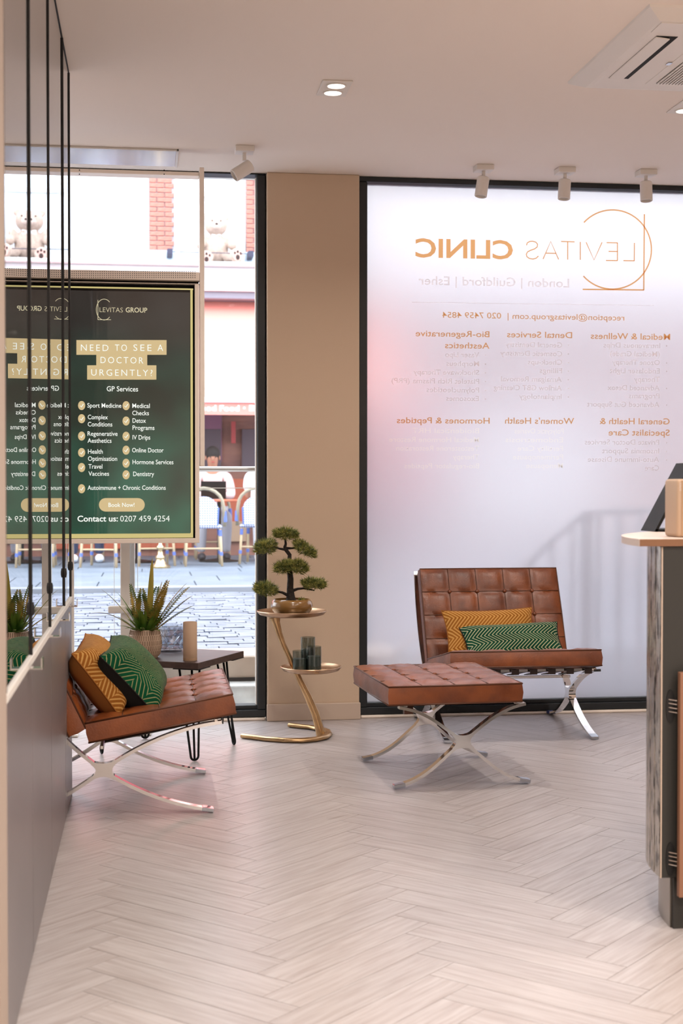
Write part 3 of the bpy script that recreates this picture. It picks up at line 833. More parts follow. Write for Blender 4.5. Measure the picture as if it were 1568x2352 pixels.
# ------------------------------------------------------------------ leather lounge furniture
def tufted(lx, ly, th, nx, ny, puff=.020, res=7):
    """buttoned cushion: x in [0,lx], y centred, base at z=0"""
    mb = MB(); bm = mb.bm; NX, NY = nx * res, ny * res
    def prof(f):
        d = min(f, 1 - f); return min(1, d / .30) ** .5
    def h(i, j):
        fu, fv = (i % res) / res, (j % res) / res
        a, b = prof(fu), prof(fv)
        eu = min(i, NX - i) / res; ev = min(j, NY - j) / res
        return puff * (a * b) ** .8 * 1.0 + .0
    top = [[None] * (NY + 1) for _ in range(NX + 1)]
    for i in range(NX + 1):
        for j in range(NY + 1):
            z = th + h(i, j)
            wr = .0025 * math.sin(i * 2.3 + j * 1.1) * math.sin(j * 1.7 - i * .6)
            top[i][j] = bm.verts.new((lx * i / NX, ly * (j / NY - .5), z + (wr if 0 < i < NX and 0 < j < NY else 0)))
    for i in range(NX):
        for j in range(NY): bm.faces.new((top[i][j], top[i + 1][j], top[i + 1][j + 1], top[i][j + 1]))
    edge = [top[i][0] for i in range(NX + 1)] + [top[NX][j] for j in range(1, NY + 1)] + [top[i][NY] for i in range(NX - 1, -1, -1)] + [top[0][j] for j in range(NY - 1, 0, -1)]
    cxx = lx / 2
    mid, low = [], []
    for v in edge:
        d = Vector((v.co.x - cxx, v.co.y, 0)); s_ = 1 + .006 / max(.1, d.length)
        mid.append(bm.verts.new((cxx + d.x * s_, d.y * s_, th * .5))); low.append(bm.verts.new((v.co.x, v.co.y, 0)))
    k_ = len(edge)
    for k in range(k_):
        m2 = (k + 1) % k_
        bm.faces.new((edge[k], edge[m2], mid[m2], mid[k])); bm.faces.new((mid[k], mid[m2], low[m2], low[k]))
    bm.faces.new(low)
    return mb
def cushion(name, lx, ly, th, nx, ny, parent, M4, puff=.020):
    mb = tufted(lx, ly, th, nx, ny, puff)
    bmesh.ops.transform(mb.bm, matrix=M4, verts=mb.bm.verts)
    c = auto(mb.build(name, 'leather', parent), 50)
    mb = MB()
    for z in (th, .0):
        lp = [(0, -ly / 2, z), (lx / 2, -ly / 2, z), (lx, -ly / 2, z), (lx, 0, z), (lx, ly / 2, z), (lx / 2, ly / 2, z), (0, ly / 2, z), (0, 0, z)]
        mb.tube([M4 @ Vector(p) for p in lp], .0038, 6, True)
    pp = mb.build('piping', 'leather_seam', c, True)
    mb = MB()
    for i in range(1, nx):
        mb.tube([M4 @ Vector((lx * i / nx, ly * (j / 12 - .5), th + .0015)) for j in range(13)], .0022, 5)
    for j in range(1, ny):
        mb.tube([M4 @ Vector((lx * i / 12, ly * (j / ny - .5), th + .0015)) for i in range(13)], .0022, 5)
    mb.build('seam', 'leather_seam', c, True)
    bme = MB().sphere((0, 0, 0), (.010, .010, .006), 10).mesh('button', True)
    for i in range(1, nx):
        for j in range(1, ny):
            b = place(bme, 'button', 'leather', c)
            b.matrix_local = M4 @ Matrix.Translation((lx * i / nx, ly * (j / ny - .5), th + .004))
    return c
def flatbar(mb, pts, y, wd, th):
    """flat bar along a curve in the XZ plane"""
    A = []
    for i, p in enumerate(pts):
        t = Vector((pts[min(i + 1, len(pts) - 1)][0] - pts[max(i - 1, 0)][0], 0, pts[min(i + 1, len(pts) - 1)][1] - pts[max(i - 1, 0)][1])).normalized()
        n_ = Vector((-t.z, 0, t.x)) * (th / 2); c = Vector((p[0], y, p[1])); w_ = Vector((0, wd / 2, 0))
        A.append([mb.bm.verts.new(c + n_ - w_), mb.bm.verts.new(c + n_ + w_), mb.bm.verts.new(c - n_ + w_), mb.bm.verts.new(c - n_ - w_)])
    for P_, Q_ in zip(A, A[1:]):
        for k in range(4): mb.bm.faces.new((P_[k], P_[(k + 1) % 4], Q_[(k + 1) % 4], Q_[k]))
    mb.bm.faces.new(A[0]); mb.bm.faces.new(A[-1][::-1])
def web(mb, c, dirs, y, wd, r=.045, th=.017):
    """rounded plate where the two bars cross"""
    poly = []
    dirs = sorted(dirs, key=lambda d: math.atan2(d[1], d[0]))
    k_ = len(dirs)
    for k in range(k_):
        d0, d1 = Vector(dirs[k]).normalized(), Vector(dirs[(k + 1) % k_]).normalized()
        n0, n1 = Vector((-d0.y, d0.x)) * th / 2, Vector((d1.y, -d1.x)) * th / 2
        p0, p3 = d0 * r + n0, d1 * r + n1
        ins = (d0 + d1); ins = ins.normalized() * .014 if ins.length > .2 else Vector((-d0.y, d0.x)) * .014
        for t in range(7):
            s_ = t / 6; q_ = p0 * (1 - s_)**2 + ins * 2 * s_ * (1 - s_) + p3 * s_**2
            poly.append((c[0] + q_.x, c[1] + q_.y))
    mb.prism(poly, lambda x, z: (x, y - wd / 2, z), lambda x, z: (x, y + wd / 2, z))
BW, BT = .034, .0115
def foot_cap(parent, a, b, y, m='plastic_clear'):
    a, b = Vector((a[0], 0, a[1])), Vector((b[0], 0, b[1])); d = (b - a); L_ = d.length; ang = math.atan2(d.z, d.x)
    c = (a + b) / 2
    MB().box((c.x, y, max(c.z, .0118)), (L_ * 1.04, BW + .004, BT + .005), Matrix.Rotation(-ang, 3, 'Y'), .002).build('foot_cap', m, parent)
def lounge_chair(label, loc, rz, caps):
    t = thing('lounge_chair', label, 'chair', loc, rz, 'buttoned leather lounge chairs')
    xf, R_, th0 = .375, .90, R(8)
    back = []
    th1 = math.acos(math.cos(th0) - .728 / R_)
    for i in range(33):
        a = th0 + (th1 - th0) * i / 32
        back.append((xf - R_ * (math.sin(a) - math.sin(th0)), R_ * (math.cos(th0) - math.cos(a)) + BT / 2 + .004))
    cr = (-.012, .166)
    seat = bez((.405, .326), (.25, .312), (.10, .246), cr, 14) + bez(cr, (-.12, .088), (-.22, .022), (-.365, .0125), 14)[1:]
    for s in (-1, 1):
        y = s * .345; mb = MB()
        flatbar(mb, back, y, BW, BT); flatbar(mb, seat, y, BW * .98, BT)
        def dirn(c0, pts, far):
            k = min(range(len(pts)), key=lambda i: abs(math.hypot(pts[i][0] - c0[0], pts[i][1] - c0[1]) - .05) + (0 if far(pts[i]) else 9))
            return (pts[k][0] - c0[0], pts[k][1] - c0[1])
        web(mb, cr, [dirn(cr, back, lambda p: p[0] < cr[0]), dirn(cr, back, lambda p: p[0] > cr[0]), dirn(cr, seat, lambda p: p[0] > cr[0]), dirn(cr, seat, lambda p: p[0] < cr[0])], y, BW * 1.01, .05, BT)
        auto(mb.build('side_frame', 'chrome', t), 40)
        foot_cap(t, back[0], (back[0][0] - .040, back[0][1] + .0062), y, caps[0]); foot_cap(t, seat[-1], (seat[-1][0] + .040, seat[-1][1] + .004), y, caps[1 if s < 0 else 2])
    k0 = min(range(len(back)), key=lambda i: abs(back[i][1] - .30))
    for (x, z) in ((.385, .330), (-.02, .243), (back[k0][0] + .012, back[k0][1]), (back[-2][0] + .0, back[-2][1] - .02)):
        MB().box((x, 0, z), (.014, .69, .028 if z > .35 else .014), None, .002).build('cross_rail', 'chrome', t)
    # leather straps, seat and back
    sp = [p for p in seat if p[0] > -.03]; sp = [(p[0], p[1] + BT / 2 + .003) for p in sp]
    sp = [(sp[0][0] + .006, sp[0][1] - .022), (sp[0][0] + .008, sp[0][1] + .002)] + [(p[0], max(p[1], .252 + (p[0] + .03) * .19)) for p in sp]
    mb = MB(); flatbar(mb, sp, 0, .034, .004); sm_ = mb.mesh('strap')
    bp = [(p[0] + .010, p[1] + .004) for p in back if p[1] > .28]
    mb = MB(); flatbar(mb, bp + [(bp[-1][0] - .012, bp[-1][1] + .010)], 0, .034, .004); bm_ = mb.mesh('strap')
    for k in range(8):
        y = -.30 + k * .60 / 7
        place(sm_, 'strap', 'leather_dark', t, (0, y, 0)); place(bm_, 'strap', 'leather_dark', t, (0, y, 0))
    a = R(10.2)
    Ms = Matrix.Translation((-.065, 0, .262)) @ Matrix.Rotation(-a, 4, 'Y')
    cushion('seat_cushion', .53, .70, .070, 4, 5, t, Ms, .011)
    # back cushion: local x runs up the back, z faces forward
    up = Vector((-.425, 0, .905)).normalized(); fwd = Vector((.905, 0, .425)).normalized(); side = fwd.cross(up)
    Mb = Matrix(((up.x, side.x, fwd.x, -.135), (up.y, side.y, fwd.y, 0), (up.z, side.z, fwd.z, .285), (0, 0, 0, 1)))
    cushion('back_cushion', .49, .70, .066, 4, 5, t, Mb, .011)
    return t
fa, fb_ = on_z(490, 1866), on_z(470, 1776)
cy_left = (fa.y + fb_.y) / 2
lounge_chair('tan leather lounge chair in side view beside the low grey wall', (fa.x - .375, cy_left, 0), 0, ('plastic_clear', 'plastic_clear', 'plastic_clear'))
ra, rb = on_z(1027, 1709), on_z(1368, 1699)
mat('cap_blue', rgb(36, 52, 110), .5)
BCX, BCY = (ra.x + rb.x) / 2, (ra.y + rb.y) / 2 + .375
lounge_chair('tan leather lounge chair facing the room before the frosted window', (BCX, BCY, 0), -PI / 2, ('plastic_clear', 'plastic_clear', 'cap_blue'))
LCX, LCY = fa.x - .375, cy_left

# footstool
f1, f2, f3, f4 = on_z(907, 1813), on_z(1213, 1800), on_z(829, 1750), on_z(1118, 1738)
oc = (f1 + f2 + f3 + f4) / 4; orz = math.atan2((f2 - f1).y + (f4 - f3).y, (f2 - f1).x + (f4 - f3).x)
ot = thing('footstool', 'tan buttoned leather footstool on crossed chrome legs', 'footstool', (oc.x, oc.y, 0), orz)
hs = ((f2 - f1).length + (f4 - f3).length) / 4; hd_ = ((f3 - f1).length + (f4 - f2).length) / 4
oz = .178
b1 = bez((hs - .02, .318), (hs - .13, .300), (.09, .245), (0, oz), 12) + bez((0, oz), (-.09, .115), (-hs + .13, .028), (-hs, .0125), 12)[1:]
b2 = [(-x, z) for x, z in b1]
for s in (-1, 1):
    mb = MB(); y = s * hd_
    flatbar(mb, b1, y, BW, BT); flatbar(mb, b2, y, BW * .98, BT)
    web(mb, (0, oz), [(.09, .066), (-.09, .066), (.09, -.063), (-.09, -.063)], y, BW * 1.01, .05, BT)
    auto(mb.build('side_frame', 'chrome', ot), 40)
    foot_cap(ot, b1[-1], (b1[-1][0] + .042, b1[-1][1] + .006), y); foot_cap(ot, b2[-1], (b2[-1][0] - .042, b2[-1][1] + .006), y)
for x in (-hs + .04, hs - .04):
    MB().box((x, 0, .321), (.03, hd_ * 2, .010), None, .002).build('cross_rail', 'chrome', ot)
mb = MB().span(-hs + .02, hs - .02, -.018, .018, .327, .331).mesh('strap')
for k in range(7): place(mb, 'strap', 'leather_dark', ot, (-.01, -hd_ + .05 + k * (hd_ * 2 - .1) / 6, 0))
cw, cdp = .535, .635
cushion('seat_cushion', cw, cdp, .070, 4, 4, ot, Matrix.Translation((-cw / 2 - .035, 0, .332)), .012)
for s in (-1, 1):
    MB().span(-hs + .05, -hs + .085, s * (hd_ - .04) - .012, s * (hd_ - .04) + .012, .285, .331).build('strap_end', 'leather_seam', ot)

# ------------------------------------------------------------------ pillows
def pillow(name, label, hu, hv, th, M4, face, rear, group):
    t = thing(name, label, 'cushion', M4.translation, 0, group); Rm = M4.to_3x3().to_4x4()
    K = 22
    def P(i, j, s):
        u, v = -1 + 2 * i / K, -1 + 2 * j / K
        x = hu * u * (1 - .075 * (1 - v * v)); y = hv * v * (1 - .085 * (1 - u * u))
        f = max(0, (1 - u**4)) ** .55 * max(0, (1 - v**4)) ** .55
        z = s * th * f * (1 + .10 * math.sin(3.1 * u + 1.3) * math.cos(2.3 * v))
        return Rm @ Vector((x, y, z))
    for s, m_, nm in ((1, face, 'cover_front'), (-1, rear, 'cover_back')):
        bm = bmesh.new(); uvl = bm.loops.layers.uv.new('UV')
        g_ = [[bm.verts.new(P(i, j, s)) for j in range(K + 1)] for i in range(K + 1)]
        for i in range(K):
            for j in range(K):
                q_ = [(i, j), (i + 1, j), (i + 1, j + 1), (i, j + 1)]
                if s < 0: q_ = q_[::-1]
                f = bm.faces.new([g_[a][b] for a, b in q_])
                for lp, (a, b) in zip(f.loops, q_): lp[uvl].uv = (a / K, b / K)
        me = bpy.data.meshes.new(nm); bm.to_mesh(me); bm.free()
        for p in me.polygons: p.use_smooth = True
        place(me, nm, m_, t)
    mb = MB(); E = [P(i, 0, 0) for i in range(K)] + [P(K, j, 0) for j in range(K)] + [P(K - i, K, 0) for i in range(K)] + [P(0, K - j, 0) for j in range(K)]
    mb.tube(E, .0028, 5, True); mb.build('seam', rear, t, True)
    return t
def frame(c, u, n_):
    u = Vector(u).normalized(); n_ = Vector(n_).normalized(); v = n_.cross(u).normalized(); u = v.cross(n_)
    return Matrix(((u.x, v.x, n_.x, c[0]), (u.y, v.y, n_.y, c[1]), (u.z, v.z, n_.z, c[2]), (0, 0, 0, 1)))
GL = 'cushions on the left chair'; GB = 'cushions on the chair by the frosted window'
Yn = LCY - .27
def side_pillow(label, pt, pb, du, th, face, rear):
    A, B = at(*pt, Yn), at(*pb, Yn); u_ = Vector(du); v_ = B - A
    c = (A + B) / 2 + u_ / 2; n_ = u_.cross(v_) * -1
    if n_.z < 0: n_ = -n_
    pillow('scatter_cushion', label, u_.length / 2 * 1.05, v_.length / 2 * 1.08, th, frame(c, u_, n_), face, rear, GL)
side_pillow('ochre patterned cushion nearest the backrest of the left chair', (170, 1506), (272, 1640), (.03, .38, .03), .080, 'weave_ochre_peaks', 'fabric_ochre')
side_pillow('green and black patterned cushion leaning on the ochre one', (234, 1511), (354, 1637), (.03, .38, .03), .085, 'weave_green_peaks', 'fabric_black')
pillow('scatter_cushion', 'ochre herringbone cushion against the backrest of the far chair', .225, .13, .05,
       frame((BCX - .07, BCY - .045, .462), (1, .03, .012), (0, -.88, .48)), 'weave_ochre_bands', 'fabric_ochre', GB)
gp = pillow('scatter_cushion', 'green herringbone cushion lying in front of the ochre one', .245, .115, .05,
       frame((BCX + .02, BCY - .135, .425), (1, .02, .045), (0, -.72, .69)), 'weave_green_bands', 'fabric_black', GB)
MB().box((.235, -.01, -.045), (.03, .003, .02)).build('care_tag', 'plastic_white', gp)

# ------------------------------------------------------------------ coffee table with hairpin legs
TZ = .425
c0 = on_z(455, 1523, TZ); c1 = on_z(560, 1495, TZ); b_ax = (c1 - c0).normalized(); a_ax = Vector((-b_ax.y, b_ax.x, 0))
WB = (c1 - c0).length; WA = .52
ct = thing('coffee_table', 'dark wooden coffee table on black hairpin legs behind the left chair', 'table', (c0.x, c0.y, 0))
rotz = math.atan2(b_ax.y, b_ax.x)
Rt = Matrix.Rotation(rotz, 3, 'Z')
MB().box(Rt @ Vector((WB / 2, WA / 2, TZ - .014)), (WB, WA, .028), Rt, .002).build('table_top', 'wood_dark', ct)
for (u, v) in ((.06, .06), (WB - .06, .06), (.06, WA - .06), (WB - .06, WA - .06)):
    su = -1 if u < WB / 2 else 1; sv = -1 if v < WA / 2 else 1
    mb = MB()
    ft = Vector((u + su * .025, v + sv * .025, .0055))
    t0, t1, t2 = Vector((u - su * .055, v + sv * .01, TZ - .03)), Vector((u + su * .01, v - sv * .055, TZ - .03)), Vector((u, v, TZ - .03))
    ax = (t1 - t0).normalized(); rr = .017
    bend = [ft + Vector((0, 0, rr)) - ax * rr * math.cos(a) - Vector((0, 0, rr * math.sin(a))) for a in [PI * k / 8 for k in range(9)]]
    mb.tube([Rt @ p for p in [t0] + bend + [t1]], .005, 8); mb.tube([Rt @ t2, Rt @ (ft + Vector((0, 0, .002)))], .005, 8)
    mb.box(Rt @ Vector((u, v, TZ - .030)), (.12, .12, .003), Rt)
    mb.build('hairpin_leg', 'black_metal', ct, True)

def on_table(px, py, z=TZ): return on_z(px, py, z)
# ribbed planter with fern
pp = on_table(333, 1512); pp = Vector((pp.x, pp.y + .03, TZ))
pl = thing('potted_fern', 'artificial fern in ribbed beige pot on the coffee table', 'potted plant', pp)
PS = .115
prof = [(0, 0), (.054, 0), (.066, .018), (.0725, .05), (.071, .085), (.063, .118), (.059, .124), (.054, .122), (.052, .10), (0, .10)]
pot = auto(MB().lathe(prof, 40).build('pot', 'ceramic_beige', pl), 50)
def rad(z):
    ps = prof[1:6]
    for (r0, z0), (r1, z1) in zip(ps, ps[1:]):
        if z0 <= z <= z1: return r0 + (r1 - r0) * (z - z0) / (z1 - z0)
    return .063
mb = MB()
for row in range(5):
    z0, z1 = .014 + row * .022, .014 + row * .022 + .019
    for k in range(44):
        a = 2 * PI * (k + .5 * (row % 2)) / 44
        mb.tube([(rad(z0) * math.cos(a), rad(z0) * math.sin(a), z0), (rad(z1) * math.cos(a), rad(z1) * math.sin(a), z1)], .0016, 4)
o = mb.build('rib', 'ceramic_groove', pot); o['kind'] = 'stuff'; o['label'] = 'rows of short upright ribs'
MB().lathe([(0, .105), (.053, .105)], 24).build('soil', 'soil', pl)
rnd = random.Random(3)
def curve3(base, az, tiltdeg, length, droop, n_=14):
    pts = []; d = Vector((math.cos(az) * math.sin(R(tiltdeg)), math.sin(az) * math.sin(R(tiltdeg)), math.cos(R(tiltdeg)))); p = Vector(base)
    for i in range(n_ + 1):
        pts.append(p.copy()); d.z -= droop / n_ * (i / n_) * 2; d.normalize(); p = p + d * (length / n_)
    return pts
def frond(base, az, tl, length, droop):
    pts = curve3(base, az, tl, length, droop, 22); mb = MB(); mb.tube(pts, [.0016 * (1 - .7 * i / 22) for i in range(23)], 4)
    for i in range(3, 23):
        t = (pts[min(i + 1, 22)] - pts[i - 1]).normalized(); sd = t.cross(Vector((0, 0, 1)));
        if sd.length < .1: sd = Vector((1, 0, 0))
        sd.normalize(); L_ = .036 * math.sin(PI * (.12 + .83 * i / 22)) ** .8 + .003
        nn = sd.cross(t)
        for s in (-1, 1):
            e = pts[i] + sd * s * L_ + t * L_ * .35 - Vector((0, 0, L_ * .15)); wd = t * .0068
            m_ = pts[i].lerp(e, .45)
            mb.face((pts[i] - wd * .6, m_ - wd, e, m_ + wd)); 
    return mb.build('frond', 'frond', pl, recalc=False)
for (az, tl, ln, dr) in ((-25, 16, .25, .5), (-5, 30, .27, .5), (20, 36, .27, .5), (-50, 24, .24, .6), (40, 22, .25, .5), (8, 12, .23, .3), (-15, 42, .25, .4), (70, 30, .24, .5), (150, 12, .22, .3), (-100, 16, .19, .6), (100, 14, .2, .5), (0, 50, .22, .4)):
    frond((.02 * math.cos(R(az)), .02 * math.sin(R(az)), .10), R(az), tl, ln, dr)
def blade(az, tl, ln, dr, wd, m_):
    pts = curve3((.015 * math.cos(az), .015 * math.sin(az), .10), az, tl, ln, dr, 10); mb = MB(); L_ = []
    for i, p in enumerate(pts):
        t = (pts[min(i + 1, 10)] - pts[max(i - 1, 0)]).normalized(); sd = Vector((-math.sin(az), math.cos(az), 0)) if tl > 8 else Vector((1, 0, 0))
        w_ = wd * (math.sin(PI * min(1, .18 + .82 * i / 10)) ** .7) + .0004; nn = sd.cross(t).normalized() * w_ * .35
        L_.append([mb.bm.verts.new(p + sd * w_), mb.bm.verts.new(p + nn), mb.bm.verts.new(p - sd * w_)])
    for A_, B_ in zip(L_, L_[1:]):
        mb.bm.faces.new((A_[0], A_[1], B_[1], B_[0])); mb.bm.faces.new((A_[1], A_[2], B_[2], B_[1]))
    return mb.build('leaf', m_, pl, True, recalc=False)
blade(0, 3, .335, .02, .013, 'blade_yellow'); blade(R(185), 34, .27, .55, .010, 'blade_yellow'); blade(R(200), 50, .27, 1.0, .008, 'blade_yellow')
blade(R(20), 20, .25, .4, .010, 'blade_yellow'); blade(R(170), 24, .22, .7, .009, 'leaf_green')
for k in range(34):
    az = R(rnd.uniform(90, 330)); blade(az, rnd.uniform(18, 62), rnd.uniform(.08, .15), rnd.uniform(.2, .9), .0085, 'leaf_green')
for k in range(20):
    az = R(rnd.uniform(-120, 60)); blade(az, rnd.uniform(10, 45), rnd.uniform(.08, .13), rnd.uniform(.2, .7), .0085, 'leaf_green')

# cut glass bowl
gp_ = on_table(392, 1503); gb = thing('glass_bowl', 'cut crystal bowl between the fern and the beige cylinder', 'bowl', (gp_.x, gp_.y + .12, TZ))
prof = [(0, 0), (.05, 0), (.062, .012), (.066, .05), (.068, .115), (.064, .118), (.062, .05), (.055, .016), (0, .012)]
MB().lathe(prof, 28).build('bowl', 'crystal', gb)
cm = MB().box((0, 0, 0), (.018, .006, .030), Matrix.Rotation(PI / 4, 3, 'Y')).mesh('cut_facet')
for r_ in range(3):
    for k in range(16):
        a = 2 * PI * (k + .5 * (r_ % 2)) / 16
        place(cm, 'cut_facet', 'crystal', gb, (.066 * math.cos(a), .066 * math.sin(a), .03 + r_ * .028), (0, 0, a + PI / 2))
sp2 = on_table(437, 1519)
sk = thing('cylinder_speaker', 'slim beige cylinder standing at the front corner of the coffee table', 'speaker', (sp2.x, sp2.y + .03, TZ))
auto(MB().lathe([(0, 0), (.029, 0), (.030, .002), (.030, .163), (.028, .166), (0, .166)], 36).build('body', 'speaker_beige', sk))
MB().lathe([(.0303, .004), (.0303, .012)], 36).build('base_ring', 'speaker_cloth', sk)
MB().lathe([(.0, .1665), (.026, .1665)], 36).build('top_cap', 'speaker_cloth', sk)

# ------------------------------------------------------------------ two tier brass side table, bonsai, candle glasses
bc = on_z(660, 1700)
TYY = bc.y - .0
st_ = thing('tiered_side_table', 'brass two tier side table with curved stem by the pier', 'side table', (bc.x, TYY, 0))
def loc_(p): return Vector((p.x - bc.x, p.y - TYY, p.z))
base = [loc_(on_z(x, y, .012)) for x, y in ((556, 1690), (580, 1693), (612, 1697), (650, 1700), (690, 1700.5), (722, 1698), (745, 1693), (754, 1686), (750, 1679), (735, 1674), (712, 1670), (690, 1668), (664, 1665))]
auto(MB().tube(base, [(.011, .015)] * 4 + [(.011, .02)] * 6 + [(.011, .015)] * 3, 10, flat=(0, 0, 1)).build('base', 'gold', st_), 60)
YS = on_z(735, 1690).y
z_up = at(670, 1410, YS).z; z_lo = at(714, 1537, YS).z
stem_px = [(738, 1692, .024, .020), (733, 1672, .021, .017), (724, 1640, .019, .015), (708, 1602, .017, .014), (692, 1570, .015, .013), (680, 1545, .013, .012), (664, 1510, .013, .012), (650, 1480, .013, .013), (641, 1455, .015, .014), (634, 1430, .019, .016), (631, 1417, .028, .020)]
auto(MB().tube([loc_(at(x, y, YS)) for x, y, a, b in stem_px], [(b, a) for x, y, a, b in stem_px], 10, flat=(0, 1, 0)).build('stem', 'gold', st_), 60)
def dish(px, py, r, nm):
    c = loc_(at(px, py, YS))
    pr = [(0, -.010), (r * .72, -.010), (r * .92, -.002), (r, .014), (r * .985, .0165), (r * .955, .012), (r * .86, -.0005), (r * .7, -.0035), (0, -.0035)]
    auto(MB().lathe(pr, 48, c).build(nm, 'copper_dish', st_), 60); return c
du = dish(670, 1410, .164, 'upper_tray'); dl = dish(714, 1538, .143, 'lower_tray')
ZU, ZL = du.z - .0035, dl.z - .0035
bx, by = at(670, 1400, YS).x, YS
bo = thing('bonsai_tree', 'artificial bonsai in glazed ochre bowl on the upper brass tray', 'bonsai', (bx, by, ZU))
pr = [(0, 0), (.068, 0), (.082, .008), (.093, .024), (.098, .042), (.094, .060), (.084, .073), (.080, .073), (.084, .058), (.080, .05), (0, .05)]
auto(MB().lathe(pr, 44).build('bowl', 'ceramic_ochre', bo), 60)
MB().lathe([(0, .064), (.05, .066), (.082, .060)], 28).build('soil', 'soil', bo)
mp_ = 1 / (FPX / (YS * 1.01))
def bp(x, y, d=0): return Vector(((x - 670) * mp_, d, (1407 - y) * mp_))
tr = [bp(668, 1376), bp(667, 1362), bp(666, 1345), bp(667, 1325), bp(665, 1305), bp(664, 1287), bp(665, 1270), bp(656, 1258), bp(654, 1252), bp(656, 1245), bp(655, 1232)]
trunk = MB().tube(tr, [.024, .019, .0155, .0145, .013, .011, .0095, .009, .008, .006, .0045], 9)
trunk.tube([bp(660, 1362), bp(648, 1356), bp(636, 1354)], [.008, .006, .004], 6); trunk.tube([bp(672, 1352), bp(684, 1348), bp(697, 1347), bp(722, 1352)], [.008, .006, .005, .003], 6)
trunk.tube([bp(655, 1258), bp(643, 1256), bp(628, 1252)], [.007, .005, .003], 6); trunk.tube([bp(657, 1255), bp(668, 1255), bp(680, 1255)], [.007, .005, .003], 6)
auto(trunk.build('trunk', 'bark', bo), 60)
rnd = random.Random(11)
def pad(c, rx, rz, slope, seed, dens=1500):
    r_ = random.Random(seed); mb = MB(); bm = mb.bm; ry = rx * .72
    for k in range(dens):
        a = r_.uniform(0, 2 * PI); q_ = math.sqrt(r_.random()); h = r_.uniform(-.75, 1) * math.sqrt(max(0, 1 - q_ * q_ * .9))
        x, y = rx * q_ * math.cos(a), ry * q_ * math.sin(a)
        lump = 1 + .18 * math.sin(x * 90 + seed) * math.cos(y * 80)
        p = c + Vector((x, y, rz * h * lump + slope * x))
        d = Vector((x / rx * .9 + r_.uniform(-.6, .6), y / ry * .9 + r_.uniform(-.6, .6), h * .9 + .35 + r_.uniform(-.4, .5))).normalized()
        L_ = r_.uniform(.010, .026); s_ = d.orthogonal().normalized() * .0016; s2 = d.cross(s_)
        v = [bm.verts.new(p + s_), bm.verts.new(p - s_ * .5 + s2 * .87), bm.verts.new(p - s_ * .5 - s2 * .87)]; e = bm.verts.new(p + d * L_)
        for i in range(3): bm.faces.new((v[i], v[(i + 1) % 3], e))
    o = mb.build('foliage_pad', 'needle', bo, recalc=False); o['kind'] = 'stuff'; return o
for (x, y, rx, rz, sl, d) in ((656, 1224, 30, 9, -.06, 0), (611, 1254, 27, 12, .12, .02), (700, 1258, 27, 11, -.55, -.01), (648, 1299, 20, 11, .1, -.03), (682, 1298, 24, 11, -.15, -.04), (611, 1350, 29, 11, -.12, .01), (721, 1338, 29, 8.5, -.05, .0)):
    pad(bp(x, y, d), rx * mp_ * .92, rz * mp_ * 1.6, sl, x + y, int(rx * 44))
mb = MB()
for k in range(40):
    p = bp(690, 1374, -.05); d = Vector((rnd.uniform(-1, 1), rnd.uniform(-1, 1), rnd.uniform(.3, 1))).normalized(); mb.tube([p, p + d * .022], [.0014, .0004], 4)
mb.build('moss_sprig', 'needle', bo)
def candle(px, r, h, yoff, label):
    x = at(px, 1540, YS + yoff).x
    t = thing('candle_glass', label, 'candle holder', (x, YS + yoff, ZL), 0, 'smoked candle glasses')
    pr = [(0, 0), (r, 0), (r, h), (r - .0025, h), (r - .0025, .008), (0, .008)]
    auto(MB().lathe(pr, 32).build('glass', 'smoke_glass', t), 40)
    MB().lathe([(0, .0085), (r - .003, .0085), (r - .003, h * .62), (0, h * .62)], 28).build('wax', 'smoke_wax', t)
    MB().tube([(0, 0, h * .62), (.001, 0, h * .62 + .012)], .0008, 5).build('wick', 'fabric_black', t)
candle(688, .0335, .098, -.035, 'shortest smoked candle glass, at the left on the lower tray')
candle(721, .0345, .118, -.048, 'middle sized smoked candle glass at the front of the lower tray')
candle(707, .0345, .152, .045, 'tallest smoked candle glass at the back of the lower tray')

# ------------------------------------------------------------------ reception counter
DX, DYC, DR = 1.962, 3.593, .62
ctr = thing('reception_counter', 'reception counter with rounded end, mirrored strips and open cabinet side', 'counter', (DX, DYC, 0))
ZT = 1.036
def arc(r, a0, a1, n_): return [(-r * math.cos(a0 + (a1 - a0) * i / n_), r * math.sin(a0 + (a1 - a0) * i / n_)) for i in range(n_ + 1)]
def slab(r, z0, z1, y0, x1, name, m_, cx=0):
    pl_ = [(x1, y0)] + [(-r + cx, y0)] + [(x + cx, y) for x, y in arc(r, 0, PI / 2, 28)[1:]] + [(x1, r)]
    mb = MB(); mb.prism(pl_, lambda x, y: (x, y, z0), lambda x, y: (x, y, z1))
    return auto(mb.build(name, m_, ctr), 30)
XE = 1.2
slab(.80, ZT - .019, ZT, -.010, XE, 'worktop', 'counter_top', .116)
MB().span(-.683, XE, -.0115, -.0098, ZT - .0188, ZT - .0005).build('worktop_edge', 'counter_edge', ctr)
slab(.595, .138, ZT - .020, .0, XE, 'carcass', 'counter_dark')
NS = 20
for k in range(NS):
    a0, a1 = PI / 2 * k / NS + .005, PI / 2 * (k + 1) / NS - .005
    mb = MB(); pl_ = arc(.597, a0, a1, 2) + arc(.62, a0 + .004, a1 - .004, 2)[::-1]
    mb.prism(pl_, lambda x, y: (x, y, .139), lambda x, y: (x, y, ZT - .021))
    mb.build('mirror_strip', 'antique_mirror', ctr)
pk = slab(.585, 0, .137, .02, XE, 'plinth', 'plinth')
MB().span(-.580, XE, .005, .0195, .0, .137).build('plinth_board', 'counter_dark', ctr)
MB().span(-.62, -.617, -.003, -.0002, .139, ZT - .021).build('edge_strip', 'skirting', ctr)
MB().span(-.617, -.30, -.0025, -.0002, .139, ZT - .021).build('side_board', 'counter_dark', ctr)
